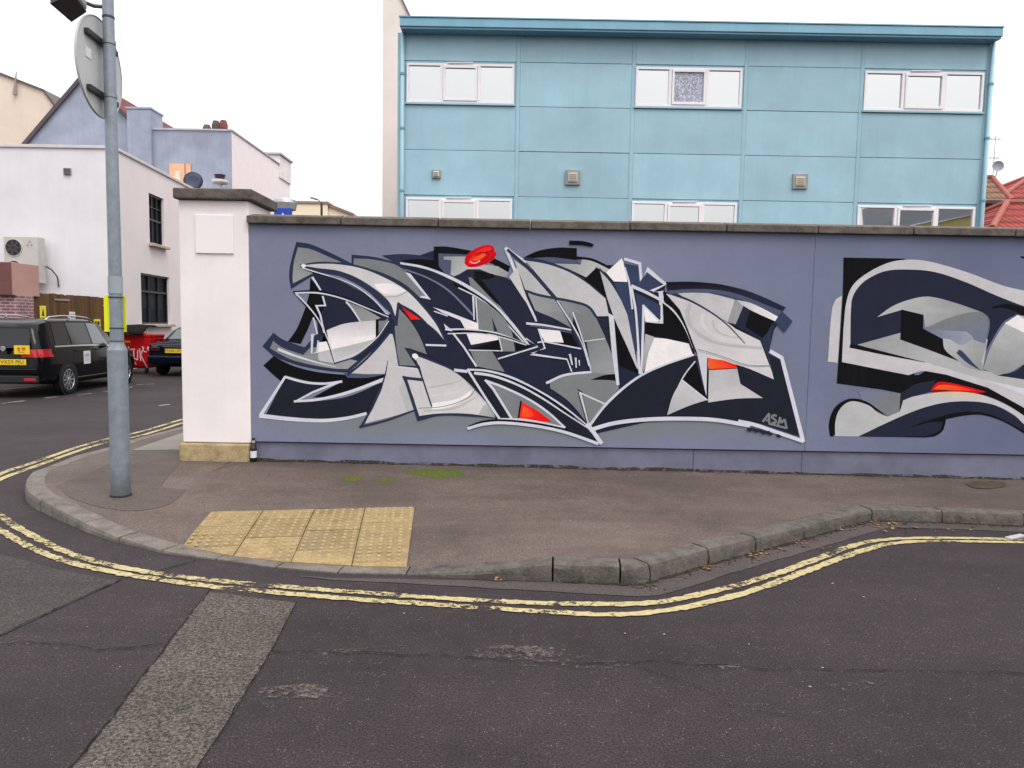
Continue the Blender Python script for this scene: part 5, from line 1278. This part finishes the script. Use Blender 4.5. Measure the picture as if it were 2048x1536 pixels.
# --- black people carrier
mpv = thing('parked_car', (-10.02, 14.0, 0), 'black people carrier with roof rails parked by the timber gate', 'car', 'cars parked along the side street', True, rad(4.5))
C = Car([(0, .74, .40, .98, 1.40, .58), (.05, .83, .35, .99, 1.46, .62), (.16, .87, .30, 1.0, 1.50, .65), (.45, .89, .25, 1.0, 1.55, .68), (1.2, .895, .22, 1.0, 1.575, .69), (2.0, .895, .22, .99, 1.575, .69),
         (2.6, .89, .22, .97, 1.53, .68), (3.0, .885, .22, .96, 1.36, .66), (3.45, .88, .22, .95, 1.05, .70), (3.9, .86, .22, .86, .92, .66), (4.25, .80, .25, .70, .76, .6), (4.40, .66, .32, .60, .64, .5)], .42, 1.0)
bd = C.body(M_black, mpv); bd['_local'] = 1
for (a, b, s0, s1) in ((.55, 1.12, .03, 0), (1.2, 1.98, 0, 0), (2.06, 2.78, 0, -.30)):
    C.patch('side_window', a, b, 5.07, 5.93, M_cglass if a < 2 else M_cglass_l, mpv, (1, -1), .006, shear=(s0, s1))
C.patch('belt_trim', .5, 2.95, 4.96, 5.04, M_chrome, mpv, (1,), .008, 14, 1)
C.patch('window_trim', .55, 2.4, 5.95, 6.0, M_trimb, mpv, (1,), .008, 14, 1)
C.patch('windscreen', 2.62, 3.32, 6.9, 8.0, M_cglass_l, mpv, (1, -1), .006)
lf = lambda z: C.lean * max(0, z - .98)
rwv = MB(); rz_ = [(.99, .66), (1.12, .645), (1.25, .62), (1.36, .57)]
rwv.add([p for (z, x) in rz_ for p in ((-x, lf(z) - .012, z), (x, lf(z) - .012, z))], [(0, 1, 3, 2), (2, 3, 5, 4), (4, 5, 7, 6)])
rwv.build('rear_window', M_cglass, mpv, fix=False)
def tail(side):
    q = []
    for z, sx in ((.81, .53), (.88, .47), (.965, .50)):
        row = [Vector((side * x, -.012, z)) for x in (sx, .6, .72)]
        v = 4.0 + 0
        for y in (.02, .08, .16, .26, .36):
            R = C.ring(y); x = None
            for i in range(3, 6):
                if R[i][1] <= z <= R[i + 1][1]: t = (z - R[i][1]) / (R[i + 1][1] - R[i][1]); x = R[i][0] + (R[i + 1][0] - R[i][0]) * t
            x = x if x is not None else R[4][0]
            row.append(Vector((side * (x + .009), y + (.06 if z < .85 and y > .3 else 0), z)))
        q.append(row)
    m = len(q[0]); fs = [(j * m + i, j * m + i + 1, (j + 1) * m + i + 1, (j + 1) * m + i) for j in range(2) for i in range(m - 1)]
    MB().add([p for r in q for p in r], fs).build('tail_light', M_tail, mpv, fix=False, smooth=True)
tail(1); tail(-1)
MB().box(-.86, .80, -.045, .10, .47, .60).build('bumper', M_black, mpv, bevel=.03)
MB().box(-.80, .80, -.03, .06, .30, .46).build('bumper_skirt', M_trimb, mpv, bevel=.03)
for s_ in (-1, 1): MB().box(s_ * .66 - .11, s_ * .66 + .11, -.042, -.02, .345, .40).build('reflector', M_tail, mpv, bevel=.008)
plate(mpv, 'VX59 PJU', (0.34, -.018, .715)); p_ = plate(mpv, '', (.53, -.022, .955), .29, .17, 'taxi_plate')
q = MB()
for (a, b, c, d) in ((.45, .50, .965, 1.0), (.455, .495, .93, .955), (.525, .60, .975, 1.0), (.53, .595, .945, .965), (.47, .58, .905, .918)): q.add([(a, -.032, c), (b, -.032, c), (b, -.032, d), (a, -.032, d)], [(0, 1, 2, 3)])
q.build('print', plain('orange_print', (176, 84, 20), 'v'), p_, fix=False)
MB().lathe([(.05, 0), (.05, .01), (.042, .012), (.042, .004)], (0.18, -.016, .97), (0, -1, 0), 20).build('badge', M_chrome, mpv)
for yw in (.93, 3.60):
    xs = C.S(yw, 3.4).x
    MB().lathe([(.365, 0), (.365, .006)], (xs - .002, yw, .33), (1, 0, 0), 34).build('wheel_arch', M_trimb, mpv)
    wheel(mpv, xs - .075, yw, .315, 1); wheel(mpv, -xs + .075, yw, .315, -1)
for s_ in (1, -1):
    rr = MB().tube([(s_ * .63, .62, 1.53), (s_ * .63, .75, 1.595), (s_ * .635, 1.2, 1.625), (s_ * .635, 1.9, 1.62), (s_ * .63, 2.3, 1.59), (s_ * .62, 2.45, 1.54)], .017, 8)
    rr.tube([(s_ * .635, 1.5, 1.56), (s_ * .635, 1.5, 1.62)], .02, 6); rr.build('roof_rail', M_alloy, mpv, smooth=True)
for yy in (1.35, 2.2): MB().obox((C.S(yy, 4.6).x + .014, yy, .90), (0, 1, 0), (1, 0, 0), (0, 0, 1), .18, .025, .028).build('door_handle', M_trimb, mpv, bevel=.006)
for yy in (1.16, 2.02, 2.95): C.patch('door_seam', yy - .004, yy + .004, 3.0, 4.98, M_trimb, mpv, (1,), .003, 1, 8)
C.patch('sill_trim', 1.2, 3.2, 2.15, 2.25, M_chrome, mpv, (1,), .006, 10, 1)
mr = MB().obox((.98, 2.78, 1.03), (1, 0, 0), (0, 1, 0), (0, 0, 1), .17, .1, .14).build('door_mirror', M_black, mpv, bevel=.03)
xs = C.S(1.7, 4.3).x + .008
ds = MB().box(xs, xs + .004, 1.57, 1.86, .60, .88).build('door_sign', M_wht, mpv); fix_local(ds)
text_obj('UBER', .085, plain('grey_letter', (150, 152, 158), 'v'), ds, (xs + .0055, 1.715, .785), (0, 1, 0), (0, 0, 1), .002)
q = MB()
for k in range(3): q.add([(xs + .0055, 1.62, .665 + k * .026), (xs + .0055, 1.80, .665 + k * .026), (xs + .0055, 1.80, .675 + k * .026), (xs + .0055, 1.62, .675 + k * .026)], [(0, 1, 2, 3)])
q.build('small_print', plain('pale_letter', (186, 188, 194), 'v'), ds, fix=False)
# --- dark blue saloon farther on
sal = thing('parked_car', (-9.30, 20.1, 0), 'dark navy saloon seen from behind at the gate pillar edge', 'car', 'cars parked along the side street', True, rad(3))
D = Car([(0, .68, .40, .84, .87, .60), (.05, .78, .34, .88, .92, .64), (.2, .84, .28, .92, .98, .66), (.6, .86, .24, .93, 1.02, .62), (.85, .865, .22, .94, 1.14, .58), (1.25, .87, .20, .94, 1.34, .56), (1.7, .87, .20, .93, 1.40, .56), (2.4, .87, .20, .92, 1.40, .56),
         (2.8, .87, .2, .91, 1.30, .56), (3.3, .86, .2, .9, 1.0, .62), (3.9, .84, .22, .82, .88, .6), (4.3, .74, .26, .66, .70, .5), (4.42, .6, .32, .56, .60, .45)], 0, 1)
b2 = D.body(M_navy, sal)
D.patch('rear_window', .66, 1.22, 7.05, 8.0, M_cglass_l, sal, (1, -1), .006)
D.patch('side_window', .95, 1.7, 5.1, 5.92, M_cglass, sal, (-1, 1), .006, shear=(.3, 0)); D.patch('side_window', 1.78, 2.7, 5.1, 5.92, M_cglass, sal, (-1, 1), .006, shear=(0, -.2))
for s_ in (-1, 1):
    MB().box(s_ * .60 - .13, s_ * .60 + .13, -.022, .03, .70, .83).build('tail_light', NT('smoked_lamp').fin((.03, .004, .008), .2, 0, .5), sal, bevel=.02)
    xs2 = D.S(.95, 3.4).x
    for yw in (.95, 3.5): wheel(sal, s_ * (xs2 - .08), yw, .305, s_)
plate(sal, 'VN08 UPW', (-.06, -.012, .72))
MB().box(-.80, .80, -.05, .08, .36, .58).build('bumper', M_navy, sal, bevel=.04)
MB().box(-.78, .78, -.056, -.044, .565, .58).build('bumper_trim', M_chrome, sal)
MB().box(-.38, .26, -.02, .01, .825, .845).build('boot_trim', M_chrome, sal)

# =================================================================== RED BIN
M_red = plain('red_bin_plastic', (186, 14, 24), 'v', .4, .08, 4); M_lid = plain('black_lid', (18, 17, 19), 'v', .7, .1, spec=.1)
bn = thing('wheelie_bin', (-11.05, 21.4, 0), 'red four-wheeled wheelie bin with graffiti tag and open black lid', 'bin', local=True, rz=rad(-4))
W0, W1 = .46, .60
bb_ = MB(); ringz = [(.15, .28, .24), (.17, .42, .31), (.23, .52, .36), (.35, .56, .40), (.85, .59, .46), (1.07, .60, .48), (1.08, .612, .495), (1.14, .612, .495)]
vs = []; fs = []
for (z, hw, hd) in ringz:
    for (a, b) in ((-1, -.75), (-.85, -1), (.85, -1), (1, -.75), (1, .75), (.85, 1), (-.85, 1), (-1, .75)): vs.append((a * hw, b * hd, z))
for j in range(len(ringz) - 1):
    for k in range(8): a = j * 8 + k; b = j * 8 + (k + 1) % 8; fs.append((a, b, b + 8, a + 8))
fs.append(list(range(8))[::-1]); fs.append([(len(ringz) - 1) * 8 + k for k in range(8)])
bdy = bb_.add(vs, fs).build('body', M_red, bn, bevel=.012)
lv = []; lfs = []
for i in range(9):
    t = i / 8; y = -.52 + 1.0 * t; z = 1.13 + .20 * math.sin(math.pi * (.12 + t * .75)) + .08 * t
    for x in (-.6, -.2, .2, .6): lv.append((x * (1 - .12 * t) - .0, y, z + (.05 if abs(x) < .3 else 0)))
for i in range(8):
    for k in range(3): a = i * 4 + k; lfs.append((a, a + 1, a + 5, a + 4))
lo = MB().add(lv, lfs).build('lid', M_lid, bn, smooth=True); md = lo.modifiers.new('thick', 'SOLIDIFY'); md.thickness = .03; lo.rotation_euler = (rad(8), rad(-4), 0)
MB().box(-.30, .06, -.485, -.465, .90, .96).build('label_plate', plain('orange_label', (226, 132, 44), 'v'), bn)
for (x, y) in ((-.42, -.3), (.42, -.3), (-.42, .3), (.42, .3)):
    MB().lathe([(.085, -.02), (.095, -.012), (.095, .012), (.085, .02)], (x, y, .095), (1, 0, 0), 16).build('castor', M_tyre, bn)
for s_ in (-1, 1): MB().tube([(s_ * .62, -.12, 1.0), (s_ * .70, -.1, 1.0), (s_ * .70, .1, 1.0), (s_ * .62, .12, 1.0)], .018, 8).build('lifting_trunnion', M_lid, bn)
tg_ = MB()
def scr(pts, w=.03):
    for a, b in zip(pts, pts[1:]):
        a, b = Vector((a[0] + .2, -.455, a[1])), Vector((b[0] + .2, -.455, b[1])); d = (b - a).normalized(); nn = Vector((-d.z, 0, d.x)) * w / 2
        sh = lambda p: Vector((p.x, -(.40 + (p.z - .35) * .12 if p.z > .35 else .34 + (p.z - .2) * .4) - .010, p.z))
        tg_.add([sh(a + nn), sh(b + nn), sh(b - nn), sh(a - nn)], [(0, 1, 2, 3)])
scr([(-.36, .72), (-.46, .72), (-.5, .64), (-.44, .57), (-.36, .56)])
scr([(-.34, .80), (-.30, .42)]); scr([(-.34, .62), (-.22, .58), (-.28, .50), (-.18, .44), (-.29, .38)])
scr([(-.22, .78), (-.12, .50)]); scr([(-.16, .70), (-.02, .72)]); scr([(-.06, .72), (-.08, .46), (.02, .40), (.06, .70)])
scr([(.12, .74), (.12, .38)]); scr([(.26, .78), (.13, .56), (.22, .34), (.27, .18)]); scr([(.2, .8), (.24, .66), (.32, .64)])
scr([(-.2, .36), (-.14, .30)]); scr([(-.06, .34), (-.05, .26)]); scr([(.34, .72), (.38, .80), (.42, .70), (.35, .70)])
tg_.build('graffiti_tag', plain('white_marker', (248, 214, 220), 'v', .5), bn, fix=False)
# sacks in the bin
rs = thing('rubbish_bag', (-10.86, 21.3, 1.1), 'pale crumpled rubbish bag poking out of the red bin', 'rubbish bag')
bm = bmesh.new(); bmesh.ops.create_icosphere(bm, subdivisions=3, radius=.15)
for v in bm.verts:
    k = 1 + .25 * math.sin(v.co.x * 40 + v.co.z * 25) * math.cos(v.co.y * 33); v.co = Vector((v.co.x * k * 1.3, v.co.y * k, v.co.z * k * .75)) + Vector((-10.86, 21.15, 1.18))
me = bpy.data.meshes.new('bag'); bm.to_mesh(me); bm.free(); me.materials.append(plain('pale_bag', (214, 186, 160), 'v', .5, .2, 9)); o = bpy.data.objects.new('bag', me); COL.objects.link(o); o.parent = rs; o.location = -rs.location

# =================================================================== BOTTLE, MOSS, LEAVES, LITTER
bp = pav(511, 921); bx, by = bp.x, WY - .03; bz = pav_z(bx, by)
bt = thing('beer_bottle', (bx, by, bz), 'dark glass bottle with white label standing at the foot of the wall', 'bottle')
M_bot = NT('brown_glass').fin((.012, .008, .006), .08, 0, .6)
MB().lathe([(.005, 0), (.03, .002), (.0325, .012), (.0325, .135), (.030, .15), (.016, .185), (.0135, .2), (.0135, .235), (.0155, .237), (.0155, .248), (.012, .25)], (bx, by, bz), n=24).build('glass', M_bot, bt, smooth=True)
MB().lathe([(.0332, .045), (.0332, .115)], (bx, by, bz), n=24, cap=False).build('paper_label', M_wht, bt, smooth=True)
MB().lathe([(.0142, .2), (.0142, .222)], (bx, by, bz), n=20, cap=False).build('neck_foil', plain('foil', (200, 196, 188), 'v'), bt)
def moss():
    s = NT('moss'); c = s.mix(s.noise(40, 4, .7), (.045, .06, .012), (.12, .155, .028)); return s.fin(c, .95, 0, .1)
M_moss = moss()
mv = []; mf = []
def moss_patch(px, py, rx, ry, n):
    for _ in range(n):
        a = random.uniform(0, 6.28); r_ = math.sqrt(random.random()); q = pav(px + rx * r_ * math.cos(a), py + ry * r_ * math.sin(a))
        s_ = random.uniform(.006, .02) * (1.15 - r_ * .5); o = len(mv); hgt = s_ * random.uniform(.15, .35)
        for k in range(6): w_ = k * math.pi / 3 + a; mv.append((q.x + s_ * math.cos(w_) * random.uniform(.7, 1.3), q.y + s_ * math.sin(w_) * random.uniform(.7, 1.3), q.z + .001))
        mv.append((q.x, q.y, q.z + hgt + .002))
        for k in range(6): mf.append((o + k, o + (k + 1) % 6, o + 6))
moss_patch(880, 947, 48, 10, 650); moss_patch(828, 945, 22, 6, 90); moss_patch(706, 958, 18, 5, 130); moss_patch(770, 960, 24, 4, 70); moss_patch(955, 957, 16, 3, 25)
tag(MB().add(mv, mf).build('moss', M_moss, None, fix=False), 'bright green moss patches on the pavement near the wall', 'moss', kind='stuff')
M_leaf = NT('dead_leaf'); _oi = M_leaf.noise(9, 2, .5); M_leaf = M_leaf.fin(M_leaf.ramp(_oi, [(.35, (.10, .05, .02)), (.5, (.22, .13, .05)), (.62, (.30, .20, .08)), (.7, (.14, .05, .04))]), .8, 0, .2)
lv = []; lf_ = []
def leaves(px, py, rx, ry, n):
    for _ in range(n):
        q = gnd(px + random.gauss(0, rx), py + random.gauss(0, ry)); a = random.uniform(0, 6.28); L_ = random.uniform(.018, .045); w_ = L_ * random.uniform(.3, .5); tl = random.uniform(.1, .8); o = len(lv)
        d = Vector((math.cos(a), math.sin(a), 0)); n_ = Vector((-d.y, d.x, 0)); z0 = Vector((0, 0, .009)); up = Vector((0, 0, 1))
        P = [q + z0, q + d * L_ * .4 + n_ * w_ + up * (tl * w_) + z0, q + d * L_ + up * tl * L_ * .4 + z0, q + d * L_ * .4 - n_ * w_ + up * (tl * w_) + z0, q + d * L_ * .45 + z0]
        lv.extend([tuple(p) for p in P]); lf_.extend([(o, o + 1, o + 4), (o + 1, o + 2, o + 4), (o + 2, o + 3, o + 4), (o + 3, o, o + 4)])
for a in ((1418, 1137, 12, 4, 16), (1512, 1112, 12, 5, 16), (1605, 1086, 7, 5, 14), (1690, 1063, 8, 3, 9), (1762, 1049, 14, 3, 16), (1790, 1056, 16, 2, 8), (998, 1162, 4, 1, 3), (1900, 1060, 90, 4, 14), (1560, 1098, 40, 5, 8)): leaves(*a)
tag(MB().add(lv, lf_).build('fallen_leaves', M_leaf, None, fix=False), 'dry brown leaves and crumbs lying along the gutter by the kerb', 'leaves', kind='stuff')
# pale specks (gum, chips) on the ground
gv = MB()
for (px, py, s_) in ((808, 1228, 5), (1312, 1178, 5), (1250, 1268, 4.5), (1328, 1270, 6), (1620, 1375, 6), (1727, 1195, 5), (1830, 1200, 3), (1997, 1178, 3), (1460, 1460, 3), (300, 1120, 3), (1645, 1337, 5), (175, 1255, 3), (240, 1335, 3.5), (1665, 1168, 5), (1498, 1290, 4), (1100, 1430, 3), (1900, 1400, 3), (700, 1450, 3), (1450, 1140, 3)):
    q = gnd(px, py); r_ = s_ / 1450 * q.length * .48
    gv.lathe([(r_, .001), (r_ * .8, r_ * .25), (r_ * .3, r_ * .35)], (q.x, q.y, .004), n=7)
for (px, py, s_) in ((1260, 952, 5), (1272, 950, 4), (1024, 993, 2), (1140, 1042, 3), (1322, 1076, 3), (300, 1043, 3), (1255, 1053, 4), (1096, 1065, 3), (1560, 1010, 2), (1530, 965, 3)):
    q = pav(px, py); r_ = s_ / 1450 * q.length * .45; gv.lathe([(r_, .001), (r_ * .8, r_ * .2), (r_ * .3, r_ * .3)], (q.x, q.y, q.z + .001), n=7)
tag(gv.build('litter_specks', plain('pale_gum', (196, 188, 186), 'h', .8, .2, 20), None), 'pale specks of gum and chippings scattered on road and pavement', 'litter', kind='stuff')
# grit and crumbs at the wall foot and in the gutter
gr = MB()
for _ in range(420):
    if random.random() < .6:
        X = random.uniform(-2.68, 6.2); Yg = WY + .01 - abs(random.gauss(0, .035)); z = pav_z(X, Yg)
    else:
        i = random.randint(2, 11); t = random.random(); q_ = kp[i].lerp(kp[i + 1], t); nn = KN[i].lerp(KN[i + 1], t); d_ = .01 + abs(random.gauss(0, .05)); X, Yg, z = q_.x - nn.x * d_, q_.y - nn.y * d_, .006
    s_ = random.uniform(.003, .010); a_ = random.uniform(0, 6)
    gr.obox((X, Yg, z + s_ * .3), (math.cos(a_), math.sin(a_), .2), (-math.sin(a_), math.cos(a_), 0), (-.2, 0, 1), s_ * 1.6, s_, s_ * .8)
tag(gr.build('grit', plain('grit_mixed', (118, 104, 90), 'h', .9, .45, 30), None), 'small stones and crumbs along the wall foot and gutter', 'grit', kind='stuff')
q = gnd(2030, 1079)
tag(MB().obox((q.x, q.y, .02), (1, .3, .1), (-.3, 1, 0), (0, 0, 1), .16, .05, .02).build('paper_scrap', plain('paper_white', (224, 222, 226), 'h', .7, .05), None, bevel=.006), 'crumpled white paper scrap on the yellow lines at the right edge', 'litter')
psheet('dirt_patch', '1930,968 1950,963s 1985,963s 2012,969s 1990,977s 1950,977s', plain('brown_dirt', (106, 88, 70), 'h', .95, .3, 14), .006)
for o in bpy.data.objects:
    if '_local' in o: del o['_local']
